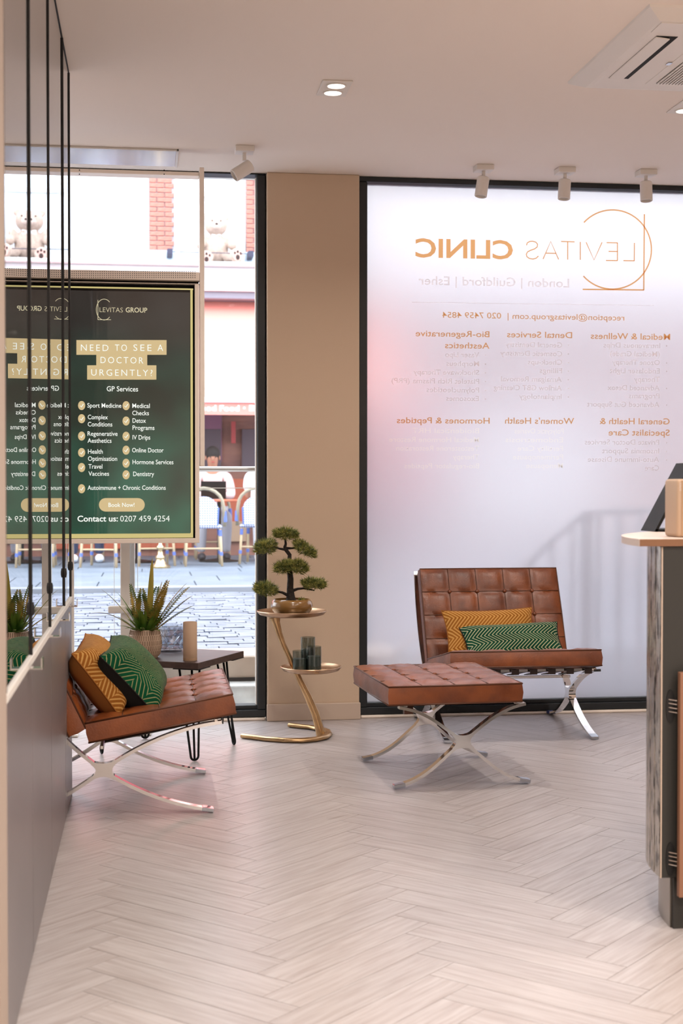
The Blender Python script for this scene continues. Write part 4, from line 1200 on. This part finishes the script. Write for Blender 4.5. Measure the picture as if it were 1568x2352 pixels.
for px, py in ((1538, 1622), (1538, 1972)):
    c = at(px, py, DYC); lx, lz = c.x - DX, c.z
    cup = MB().lathe([(0, 0), (.0125, 0), (.0125, .003), (0, .003)], 24, (lx, -.0026, lz), Matrix.Rotation(PI / 2, 3, 'X'), 1, 3.6).build('hinge_cup', 'hinge_cup', ctr)
    for dz in (-.013, -.002, .009, .019):
        MB().tube([(lx - .006, -.007, lz + dz), (lx + .012, -.018, lz + dz - .002), (lx + .034, -.020, lz + dz - .003)], .0014, 6).build('hinge_arm', 'chrome', cup)
dA, dB = at(1562, 1545, DYC - .04), at(1562, 2062, DYC - .04)
MB().span(dA.x - DX, dA.x - DX + .30, -.040, -.022, dB.z, dA.z, .001).build('cabinet_door', 'door_wood', ctr)

# on the counter
sb = on_z(1524, 1235, ZT)
spk = thing('box_speaker', 'beige upright speaker on the reception counter', 'speaker', (sb.x + .098, sb.y + .056, ZT))
auto(MB().span(-.058, .058, -.05, .05, .0, .158, .010, 3).build('body', 'speaker_beige', spk), 40)
MB().span(-.047, -.010, -.0515, -.0495, .004, .154).build('cloth_panel', 'speaker_cloth', spk)
MB().span(.004, .016, -.0512, -.0495, .115, .153).build('sticker', 'plastic_white', spk)
for z_, h_ in ((.143, .004), (.130, .012)): MB().span(.008, .0105, -.0517, -.0511, z_ - h_ / 2, z_ + h_ / 2).build('sticker_mark', 'fabric_black', spk)
me = text_mesh('SONOS', .0)
for v in me.vertices: v.co = Vector((-.052 + v.co.y * .006, -.0506, .148 - v.co.x * .0066))
place(me, 'lettering', 'plastic_white', spk)
tb = on_z(1502, 1221.5, ZT)
tab = thing('tablet', 'black tablet on a folding stand behind the counter speaker', 'tablet', (tb.x, tb.y, ZT))
mb = MB(); mb.prism([(.0, .0), (.010, -.0), (.122, .205), (.114, .209)], lambda x, z: (x, 0, z), lambda x, z: (x, .12, z)); mb.build('case', 'black_metal', tab)
mb = MB(); mb.prism([(.004, .002), (.16, .002), (.16, .008), (.004, .008)], lambda x, z: (x, 0, z), lambda x, z: (x, .12, z)); mb.build('stand_base', 'black_metal', tab)
mb = MB(); mb.prism([(.104, .19), (.160, .004), (.164, .004), (.108, .192)], lambda x, z: (x, .03, z), lambda x, z: (x, .10, z)); mb.build('stand_leg', 'screen_black', tab)
# ------------------------------------------------------------------ the street outside
GZ = .20                       # street level seen over the sill
FYD = 18.6                     # facade across the street
KY = on_z(500, 1347, GZ + .04).y
o = MB().span(-14, 18, 8.0, KY - .12, GZ - .25, GZ - .02).build('street_bed', 'joint_sand'); o['kind'] = 'structure'
o = MB().span(-14, 18, KY, FYD + .2, GZ - .25, GZ + .035).build('pavement_bed', 'joint_sand'); o['kind'] = 'structure'
o = MB().span(-14, 18, KY - .13, KY, GZ - .25, GZ + .052, .01).build('kerb', 'kerb'); o['kind'] = 'structure'
# setts of the roadway, laid in staggered rows
mb = MB(); rnd = random.Random(5); y = 8.02
while y < KY - .22:
    d = .12; x = -2.6 + rnd.uniform(0, .2)
    while x < 8.6:
        wd = rnd.uniform(.16, .26); dz = rnd.uniform(-.003, .003); t_ = rnd.uniform(-.004, .004)
        a, b, c_, e = x + .0015, x + wd - .0015, y + .0015, y + d - .0015
        v = [mb.bm.verts.new(p) for p in ((a, c_, GZ - .03), (b, c_, GZ - .03), (b, e, GZ - .03), (a, e, GZ - .03), (a + .003, c_ + .004, GZ + dz), (b - .003, c_ + .004, GZ + dz + t_), (b - .003, e - .004, GZ + dz + t_), (a + .003, e - .004, GZ + dz))]
        for f in ((4, 5, 6, 7), (0, 1, 5, 4), (1, 2, 6, 5), (2, 3, 7, 6), (3, 0, 4, 7)): mb.bm.faces.new([v[i] for i in f])
        x += wd
    y += d
o = mb.build('road_setts', 'setts', recalc=False); tag(o, 'grey stone setts paving the road outside', 'paving', None, 'stuff')
pv = thing('pavement', 'pale stone flags of the far pavement before the cafe', 'pavement', (0, 0, GZ + .035))
rnd = random.Random(9); y = KY + .01; r_ = 0
while y < FYD - .1:
    d = (.62, .75, .68)[r_ % 3]; x = -2.4 + .4 * (r_ % 2)
    while x < 7.5:
        wd = rnd.choice((.75, .9, 1.05))
        MB().span(x + .006, x + wd - .006, y + .006, min(y + d, FYD) - .006, 0, .018, .003).build('flagstone', 'flagstone', pv)
        x += wd
    y += d; r_ += 1

# outer sill, light well and railing close to the window
ld = at(540, 1500, 7.75)
sill = thing('outer_ledge', 'low pale stone ledge outside below the left window', 'ledge', (0, 7.62, 0))
MB().span(-2.3, pl1 + .3, 0, .38, -.3, ld.z, .008).build('coping', 'ledge_stone', sill)
MB().span(-2.3, pl1 + .3, -.20, -.001, -.3, ld.z - .135, .006).build('lower_step', 'ledge_dark', sill)
MB().span(-2.3, pl1 + .3, -.012, -.0011, ld.z - .134, ld.z - .115).build('joint_line', 'dark_gap', sill)
o = MB().span(pl1 + .3, 8, YW + .36, 7.99, -.6, -.10).build('well_floor', 'well_floor'); o['kind'] = 'structure'
o = MB().span(pl1 + .3, 8, 7.93, 7.995, -.10, at(1200, 1490, 7.93).z).build('well_wall', 'stone_blue'); o['kind'] = 'structure'
rl = thing('stair_railing', 'dark painted stair railing outside behind the frosted window', 'railing', (0, 7.52, 0))
RYY = 7.52
def rp(px, py): v = at(px, py, RYY); return Vector((v.x, 0, v.z))
MB().tube([rp(1195, 1312), rp(1262, 1245), rp(1340, 1178), rp(1600, 1168)], .016, 8).build('hand_rail', 'rail_paint', rl)
MB().tube([rp(1195, 1600), rp(1600, 1596)], .012, 8).build('bottom_rail', 'rail_paint', rl)
for px, top, rr, bot in ((1222, 1285, .011, 1598), (1267, 1240, .011, 1598), (1313, 1200, .012, 1598), (1345, 1176, .034, 1598), (1372, 1177, .013, 1598), (1420, 1175, .014, 1597), (1468, 1173, .013, 1597), (1512, 1172, .013, 1597), (1556, 1170, .013, 1597)):
    a, b = rp(px, top), rp(px, bot); MB().tube([a, b], rr, 10).build('post' if rr > .03 else 'baluster', 'rail_paint', rl)
rl2 = thing('lower_sloping_bar', 'pale sloping bar outside at the foot of the frosted window', 'handrail', (0, 7.60, 0))  # bar and posts trace a pale diagonal line low on the film
MB().tube([at(880, 1520, 7.6) - Vector((0, 7.6, 0)), at(975, 1445, 7.6) - Vector((0, 7.6, 0))], .014, 8).build('rail', 'galv', rl2)
for px, py in ((885, 1516), (968, 1450)):
    a = at(px, py, 7.6) - Vector((0, 7.6, 0)); MB().tube([a, Vector((a.x, 0, -.12))], .012, 8).build('rail_post', 'galv', rl2)
# steel rail along the left window
br = thing('window_guard_rail', 'pale steel guard rail crossing outside the left window', 'rail', (0, YW + .24, 0))
a, b = at(300, 1077, YW + .24), at(600, 1078, YW + .24)
MB().tube([(a.x, 0, a.z), (pl0 + .05, 0, a.z)], .0135, 12).build('top_rail', 'galv', br)
c_ = at(540, 1121, YW + .24); MB().tube([(a.x, 0, c_.z), (pl0 + .05, 0, c_.z)], .0022, 8).build('wire', 'white_metal', br)
for px in (262, 316):
    v = at(px, 1300, YW + .24); MB().tube([(v.x, 0, .0), (v.x, 0, a.z)], .0016, 6).build('wire', 'white_metal', br)
MB().span(a.x - .02, a.x + .02, -.02, .02, .0, a.z, .003).build('rail_post', 'galv', br)

# ---- building across the street
bd = thing('street_building', 'brick building across the street with white windows above a cafe', 'building', (0, FYD, 0))
def fp(px, py, dy=0): v = at(px, py, FYD + dy); return Vector((v.x, dy, v.z))
def fspan(x0, y0, x1, y1, d0, d1, name, m_, par=None, bev=0):
    A, B = fp(x0, y0), fp(x1, y1)
    return MB().span(A.x, B.x, d0, d1, B.z, A.z, bev).build(name, m_, par or bd)
zs = fp(500, 612).z            # sill line of the upper floor
ztop = 7.2
MB().span(-9, 2.05, .12, .5, zs, ztop).build('upper_wall', 'mortar', bd)
MB().span(2.05, 11, -.02, .5, zs, 9.0).build('rendered_wall', 'white_render', bd)
bh, bwid = .062, .20
bme = MB().span(-.094, .094, 0, .03, -.026, .026, .003).mesh('brick'); hme = MB().span(-.044, .044, 0, .03, -.026, .026, .003).mesh('brick')
def pier(px0, px1):
    x0, x1 = fp(px0, 500).x, fp(px1, 500).x; k = 0; z = zs + .22
    pr = MB().span(x0 + .004, x1 - .004, .005, .13, zs + .19, fp(500, 398).z + .5).build('brick_pier', 'mortar', bd)
    while z < fp(500, 398).z + .3:
        x = x0 - (0 if k % 2 else .1)
        while x < x1 - .03:
            a, b = max(x, x0), min(x + .2, x1)
            if b - a > .05:
                me = bme if b - a > .15 else hme
                o = place(me, 'brick', 'brick', pr, ((a + b) / 2, -.022 + random.uniform(-.004, .004), z), None)
                o.scale = ((b - a - .012) / (.188 if me is bme else .088), 1, 1)
            x += .2
        z += bh; k += 1
    MB().span(x0 - .01, x1 + .01, -.03, .13, zs, zs + .19, .004).build('pier_base', 'stone_blue', bd)
pier(342, 400); pier(564, 622)
for (px0, px1) in ((168, 342), (400, 564), (-60, 110)):
    x0, x1 = fp(px0, 500).x, fp(px1, 500).x; zt = fp(400, 396).z + .35
    wn = MB().span(x0, x1, .10, .118, zs, zt).build('window', 'window_paint', bd)
    for a in ((x0, x0 + .07), (x1 - .07, x1)): MB().span(*a, .03, .10, zs, zt, .004).build('jamb', 'window_paint', wn)
    MB().span(x0 + .07, x1 - .07, .085, .095, zs + .12, zt - .12).build('pane', 'window_glass', wn)
    MB().span(x0 + .07, x1 - .07, .06, .10, zs, zs + .11, .004).build('bottom_rail', 'window_paint', wn)
    z_ = fp(300, 440).z; MB().span(x0 + .12, x1 - .12, .055, .075, z_ - .03, z_ + .03, .004).build('blind_rail', 'stone_pale', wn)
# sill, cornice and awning housing
MB().span(-9, 2.0, -.42, .13, zs - .05, zs, .01).build('sill', 'stone_pale', bd)
zc0 = fp(500, 676).z
MB().span(-9, 11, -.30, .13, zc0 + .08, zs - .051, .01).build('fascia', 'stone_pale', bd)
MB().span(-9, 11, -.36, .13, zc0, zc0 + .079, .01).build('cornice', 'window_paint', bd)
MB().span(-9, 11, .10, .5, GZ - .2, zc0).build('shop_wall', 'cafe_wall', bd)
for k, (px0, py0, px1, py1, m_) in enumerate(((440, 940, 510, 1060, 'cafe_purple'), (455, 985, 508, 1075, 'cafe_dark'), (556, 985, 640, 1075, 'cafe_dark'), (470, 1100, 640, 1205, 'terracotta'), (524, 1198, 566, 1244, 'sand_panel'), (150, 960, 430, 1120, 'cafe_dark'), (60, 1110, 440, 1260, 'terracotta'), (660, 945, 1010, 1130, 'shop_red'), (660, 1132, 1010, 1240, 'cafe_purple'), (1050, 940, 1400, 1230, 'stone_pale'))):
    fspan(px0, py0, px1, py1, .06 - k * .004, .10, ('wall_panel', 'shop_window')[m_ == 'cafe_dark'], m_, None, .004)
sg = fspan(531, 968, 541, 1018, .0, .05, 'hanging_sign', 'red_sign')
# upper guard bar before the bear's window
gd = thing('window_bar', 'thin dark bar across the upper window before the toy bear', 'bar', (0, FYD - .34, 0))
a, b = fp(390, 578, -.34), fp(576, 583, -.34)
MB().tube([(a.x, 0, a.z), (b.x, 0, b.z)], .006, 6).build('bar', 'rail_paint', gd)
for v in (a, b): MB().span(v.x - .035, v.x + .035, -.02, .30, v.z - .038, v.z + .038, .003).build('bracket', 'rail_paint', gd)

# awning
aw = thing('cafe_awning', 'long red cafe awning with white lettering on its valance', 'awning', (0, FYD, 0))
z1 = fp(500, 693).z; yv = -1.45; zv = at(520, 916, FYD + yv).z; zv2 = at(520, 925, FYD + yv).z; zb = at(520, 953, FYD + yv).z
AX0, AX1 = -6.5, at(900, 900, FYD).x
mb = MB()
mb.prism([(-.02, z1), (yv, zv), (yv, zv - .02), (-.02, z1 - .03)], lambda y, z: (AX0, y, z), lambda y, z: (AX1, y, z)); mb.build('canopy', 'awning_red', aw)
MB().span(AX0, AX1, -.30, .09, z1, zc0 - .002, .01).build('cassette', 'awning_grey', aw)
MB().span(AX0, AX1, yv - .05, yv + .02, zv2, zv + .01, .01).build('front_bar', 'window_paint', aw)
va = MB().span(AX0, AX1, yv - .012, yv - .004, zb, zv2).build('valance', 'awning_red', aw)
for s_ in (AX0 + .4, 1.75, AX1 - .4):
    MB().tube([(s_, .08, z1 - .9), (s_, yv * .55, (z1 + zv) / 2 - .35), (s_, yv + .02, zv)], .02, 6).build('arm', 'awning_grey', aw)
def vtext(body, xl, xr): 
    o = text('lettering', body, xl, xr, 943.5, 12.5, FYD + yv - .0135, 'white_letters', va, False, .03); return o
vtext('Good Food', 444, 549.5); vtext('Bar', 572, 610)
c = at(561, 937, FYD + yv - .0135); mb = MB(); mb.face([(c.x + .014 * math.cos(t), c.y, c.z + .014 * math.sin(t)) for t in [k * PI / 5 for k in range(10)]])
o = mb.build('lettering', 'white_letters', va, recalc=False); o.location = -world_loc(va)

# toy bear on the sill
bs = fp(497, 620, -.2); BS = .80
bear = thing('teddy_bear', 'large cream plush teddy bear sitting on the window sill across the street', 'toy', (bs.x, FYD - .11, zs + .012))
def remeshed(mb, name, m_, parent, vox):
    me = mb.mesh('tmp'); ob = bpy.data.objects.new('tmp', me); C.objects.link(ob)
    md = ob.modifiers.new('r', 'REMESH'); md.mode = 'VOXEL'; md.voxel_size = vox
    sm = ob.modifiers.new('s', 'SMOOTH'); sm.iterations = 4; sm.factor = .5
    bpy.context.view_layer.update(); m2 = bpy.data.meshes.new_from_object(ob.evaluated_get(DG())); bpy.data.objects.remove(ob); bpy.data.meshes.remove(me)
    for p in m2.polygons: p.use_smooth = True
    m2.materials.clear(); return place(m2, name, m_, parent)
mb = MB(); k = BS
mb.sphere((0, .02, .24 * k), (.20 * k, .17 * k, .25 * k), 20); mb.sphere((0, 0, .62 * k), (.185 * k, .165 * k, .165 * k), 20)
for s in (-1, 1):
    mb.sphere((s * .155 * k, .02, .755 * k), (.065 * k, .035 * k, .065 * k), 14)
    mb.sphere((s * .20 * k, -.03, .38 * k), (.075 * k, .075 * k, .13 * k), 14, Matrix.Rotation(s * .5, 3, 'Y')); mb.sphere((s * .255 * k, -.09, .29 * k), (.075 * k, .08 * k, .08 * k), 14)
for (x, y, z) in ((-.15, -.16, .07), (.20, -.14, .09)):
    mb.sphere((x * k, y * k, z * k), (.10 * k, .16 * k, .085 * k), 14)
for (x, y, z) in ((-.17, -.32, .045), (.31, -.26, .10)):
    mb.sphere((x * k, y * k, z * k), (.115 * k, .05 * k, .125 * k), 16, Matrix.Rotation(.35 if x > 0 else 0, 3, 'Z'))
remeshed(mb, 'body', 'plush', bear, .014)
MB().sphere((0, -.125 * k, .59 * k), (.085 * k, .075 * k, .065 * k), 16).build('muzzle', 'plush_light', bear, True)
MB().sphere((0, -.195 * k, .615 * k), (.026 * k, .015 * k, .018 * k), 10).build('nose', 'plush_dark', bear, True)
for s in (-1, 1): MB().sphere((s * .068 * k, -.142 * k, .675 * k), (.013 * k,) * 3, 10).build('eye', 'plush_dark', bear, True)
for (x, y, z, rz) in ((-.17, -.372, .045, 0), (.325, -.306, .10, .35)):
    rot = Matrix.Rotation(rz, 3, 'Z')
    fpd = MB().sphere((x * k, y * k, z * k), (.088 * k, .012, .098 * k), 14, rot).build('foot_pad', 'plush_pad', bear, True)
    for (dx, dz, r1, r2) in ((0, -.03, .036, .045), (-.05, .035, .018, .024), (.0, .058, .02, .026), (.05, .035, .018, .024)):
        v = rot @ Vector((dx * k, -.010, dz * k)); MB().sphere((x * k + v.x, y * k + v.y, z * k + v.z), (r1 * k, .008, r2 * k), 10, rot).build('paw_mark', 'plush_dark', fpd, True)
me = text_mesh('DC', .03)
for v in me.vertices: v.co = Vector((-.085 * k + v.co.x * .105 * k, -.185 * k, .385 * k + v.co.y * .09 * k))
place(me, 'necklace', 'stone_pale', bear)

# ---- cafe furniture and guests
PZ = GZ + .053
def bistro_chair(label, x, y, rz):
    t = thing('bistro_chair', label, 'chair', (x, y, PZ), rz, 'blue and white woven bistro chairs')
    # faces +Y locally, the back stands at y = -.2
    arch = [(-.235, -.21, .45), (-.225, -.22, .66)] + [(.22 * -math.cos(a), -.225, .68 + .20 * math.sin(a)) for a in [PI * k / 10 for k in range(11)]] + [(.225, -.22, .66), (.235, -.21, .45)]
    MB().tube(arch, .02, 8).build('back_frame', 'rattan', t, True)
    mb = MB(); mb.prism([(.165 * -math.cos(a), .63 + .16 * math.sin(a)) for a in [PI * k / 12 for k in range(13)]] + [(.155, .46), (-.155, .46)], lambda x_, z: (x_, -.232, z), lambda x_, z: (x_, -.218, z)); mb.build('woven_back', 'woven_back', t)
    MB().box((0, 0, .445), (.42, .42, .035), None, .015, 2).build('seat', 'woven_back', t)
    for (sx, sy) in ((-1, -1), (1, -1), (-1, 1), (1, 1)):
        lg = MB().tube([(sx * .185, sy * .18, .44), (sx * .205, sy * .225, 0)], .015, 8).build('leg', 'bamboo', t, True)
        MB().tube([(sx * .186, sy * .184, .41), (sx * .189, sy * .19, .34)], .019, 8).build('binding', 'binding_blue', lg)
        MB().tube([(sx * .198, sy * .208, .16), (sx * .2, sy * .212, .12)], .019, 8).build('binding', 'binding_blue', lg)
    for sx in (-1, 1):
        MB().tube([(sx * .235, -.21, .62), (sx * .24, -.215, .50)], .024, 8).build('binding', 'binding_blue', t)
        MB().tube([(sx * .165, -.225, .66), (sx * .155, -.225, .46)], .012, 6).build('side_slat', 'binding_blue', t)
    MB().tube([(-.19, -.20, .2), (.19, -.20, .2)], .010, 6).build('stretcher', 'bamboo', t)
    return t
def gx(px, y): return at(px, 1200, y).x
bistro_chair('woven bistro chair seen from behind before the man with the laptop', gx(466, 16.3), 16.3, 0)
bistro_chair('woven bistro chair from behind under the person in the white shirt', gx(598, 16.7), 16.68, R(-16))
bistro_chair('woven bistro chair with only its legs showing under the middle of the screen', gx(352, 16.4), 16.4, R(10))
bistro_chair('woven bistro chair with only its legs showing beneath the left of the screen', gx(238, 16.2), 16.2, R(-14))
def bistro_table(px, y, label):
    t = thing('bistro_table', label, 'table', (gx(px, y), y, PZ), 0, 'cafe tables on the pavement')
    MB().lathe([(0, .72), (.27, .72), (.28, .73), (.27, .745), (0, .745)], 28).build('table_top', 'terracotta', t)
    MB().tube([(0, 0, .0), (0, 0, .72)], .025, 8).build('column', 'black_metal', t); MB().lathe([(.24, 0), (.24, .012), (.03, .04), (0, .04)], 20).build('foot', 'black_metal', t)
bistro_table(503, 17.08, 'small round cafe table beside the man with the laptop')
bistro_table(315, 17.0, 'small round cafe table hidden behind the screen')
def skinned(name, joints, edges, m_, parent, lv=2):
    me = bpy.data.meshes.new(name); me.from_pydata([j[0] for j in joints], edges, []); ob = bpy.data.objects.new('tmp', me); C.objects.link(ob)
    md = ob.modifiers.new('k', 'SKIN'); md.use_smooth_shade = True
    for i, j in enumerate(joints):
        r_ = j[1] if isinstance(j[1], tuple) else (j[1], j[1]); ob.data.skin_vertices[0].data[i].radius = r_
    ob.data.skin_vertices[0].data[0].use_root = True
    ob.modifiers.new('s', 'SUBSURF').levels = lv; ob.modifiers['s'].render_levels = lv
    bpy.context.view_layer.update(); m2 = bpy.data.meshes.new_from_object(ob.evaluated_get(DG())); bpy.data.objects.remove(ob)
    for p in m2.polygons: p.use_smooth = True
    m2.materials.clear(); return place(m2, name, m_, parent)
def seated(label, x, y, rz, shirt, trousers, shoes, lean=.12, sleeve_long=False, head_tilt=.06, hand=(.10, .30, .80)):
    """person on a 0.46 m seat, facing +Y locally"""
    t = thing('person', label, 'person', (x, y, PZ), rz)
    J, E = [], []
    def add(p, r_, par=None):
        J.append((p, r_)); 
        if par is not None: E.append((par, len(J) - 1))
        return len(J) - 1
    pel = add((0, 0, .56), (.135, .11)); wa = add((0, lean * .3, .70), (.125, .095), pel); ch = add((0, lean * .8, .90), (.15, .10), wa); nk0 = add((0, lean, 1.05), (.085, .07), ch)
    nk = add((0, lean + .02, 1.11), .052, nk0); hd0 = add((0, lean + .04, 1.17), (.066, .075), nk); hd1 = add((0, lean + .05 + head_tilt * .4, 1.25), (.078, .095), hd0); add((0, lean + .05 + head_tilt * .3, 1.32), (.062, .078), hd1)
    arms, legs = [], []
    for s in (-1, 1):
        sh = add((s * .185, lean, 1.02), .058, nk0); el = add((s * .235, lean + .10, .78), .042, sh); hx, hy, hz = hand
        wr = add((s * hx, lean + hy - .09, hz), .028, el); pa = add((s * hx * .9, lean + hy - .04, hz), (.040, .018), wr)
        for k in range(4): 
            f1_ = add((s * (hx * .9 + (k - 1.5) * .017), lean + hy + .02, hz - .004), .0085, pa); add((s * (hx * .9 + (k - 1.5) * .018), lean + hy + .05 - abs(k - 1.5) * .006, hz - .016), .0075, f1_)
        th_ = add((s * (hx * .9 - .04), lean + hy - .015, hz + .004), .0095, pa); add((s * (hx * .9 - .055), lean + hy + .015, hz), .008, th_)
        hp = add((s * .095, .05, .54), .095, pel); kn = add((s * .15, .44, .53), .062, hp); cf = add((s * .15, .45, .34), .055, kn); an = add((s * .15, .42, .09), .038, cf); he = add((s * .15, .44, .05), (.036, .04), an); add((s * .16, .58, .035), (.040, .025), he)
        arms.append((sh, el, wr)); legs.append((hp, kn, cf, an))
    skinned('body', J, E, 'skin', t)
    gj = lambda i, k: (J[i][0], tuple(v * k + .008 for v in J[i][1]) if isinstance(J[i][1], tuple) else J[i][1] * k + .010)
    cj = [gj(i, 1.04) for i in (pel, wa, ch, nk0)]; ce = [(0, 1), (1, 2), (2, 3)]
    for sh, el, wr in arms:
        cj.append(gj(sh, 1.1)); ce.append((3, len(cj) - 1)); e_ = gj(el, 1.15)
        if not sleeve_long: e_ = (tuple(Vector(J[sh][0]).lerp(Vector(J[el][0]), .72)), .062)
        cj.append(e_); ce.append((len(cj) - 2, len(cj) - 1))
        if sleeve_long: cj.append(gj(wr, 1.1)); ce.append((len(cj) - 2, len(cj) - 1))
    skinned('shirt', cj, ce, shirt, t)
    tj = [gj(pel, 1.02)]; te = []
    for lg in legs:
        pv_ = 0
        for i in lg: tj.append(gj(i, 1.12)); te.append((pv_, len(tj) - 1)); pv_ = len(tj) - 1
    skinned('trousers', tj, te, trousers, t)
    for s in (-1, 1):
        MB().sphere((s * .15, .50, .051), (.052, .14, .05), 14).build('shoe', shoes, t, True)
    hc = Vector((0, lean + .05 + head_tilt * .35, 1.27))
    mb = MB().sphere(hc + Vector((0, -.018, .035)), (.092, .105, .095), 16); mb.build('hair', 'hair', t, True)
    for s in (-1, 1):
        MB().sphere(hc + Vector((s * .032, .088, -.012)), .009, 8).build('eye', 'hair', t, True); MB().sphere(hc + Vector((s * .084, .0, -.02)), (.012, .022, .03), 10).build('ear', 'skin', t, True)
    MB().sphere(hc + Vector((0, .102, -.035)), (.012, .02, .022), 10).build('nose', 'skin', t, True)
    MB().sphere(hc + Vector((0, .088, -.072)), (.024, .010, .007), 10).build('mouth', 'red_sign', t, True)
    mb = MB(); mb.box((0, -.02, .44), (.42, .42, .035), None, .012, 2)
    return t
pman = seated('seated man in pale pink shirt with a black laptop on the cafe terrace', gx(487, 17.72), 17.72, PI, 'cloth_pink', 'cloth_grey', 'shoe_dark', lean=.10, sleeve_long=True, hand=(.11, .26, .80))
bistro_chair('woven bistro chair the man with the laptop sits on', gx(487, 17.72), 17.74, PI)
lt = thing('laptop', 'open black laptop held before the man in pink', 'laptop', (gx(489, 17.2), 17.18, PZ + .7455), PI)
MB().box((0, 0, .012), (.30, .21, .014), None, .003).build('keyboard_base', 'black_metal', lt); MB().box((0, .125, .115), (.30, .012, .21), Matrix.Rotation(R(-14), 3, 'X'), .003).build('lid', 'black_metal', lt)
seated('seated person in white shirt cut off by the dark window post', gx(598, 16.7), 16.7, R(-20), 'cloth_white', 'cloth_white', 'shoe_white', lean=.16)
seated('seated person hidden behind the screen with white trainers showing below it', gx(196, 17.5), 17.5, R(184), 'cloth_navy', 'cloth_navy', 'shoe_white')
bistro_chair('woven bistro chair the hidden person with white trainers sits on', gx(196, 17.5), 17.52, R(184))
v = at(368, 1283, 15.85)
lm = thing('brass_stand', 'turned brass stand on the pavement seen below the screen', 'ornament', (v.x, 15.85, PZ))
auto(MB().lathe([(0, 0), (.11, 0), (.115, .02), (.07, .05), (.045, .09), (.06, .12), (.03, .15), (.025, .2), (.05, .23), (.02, .26), (.018, .45), (.04, .48), (.02, .52), (0, .52)], 24).build('turned_body', 'brass', lm), 60)
bpy.context.view_layer.update()
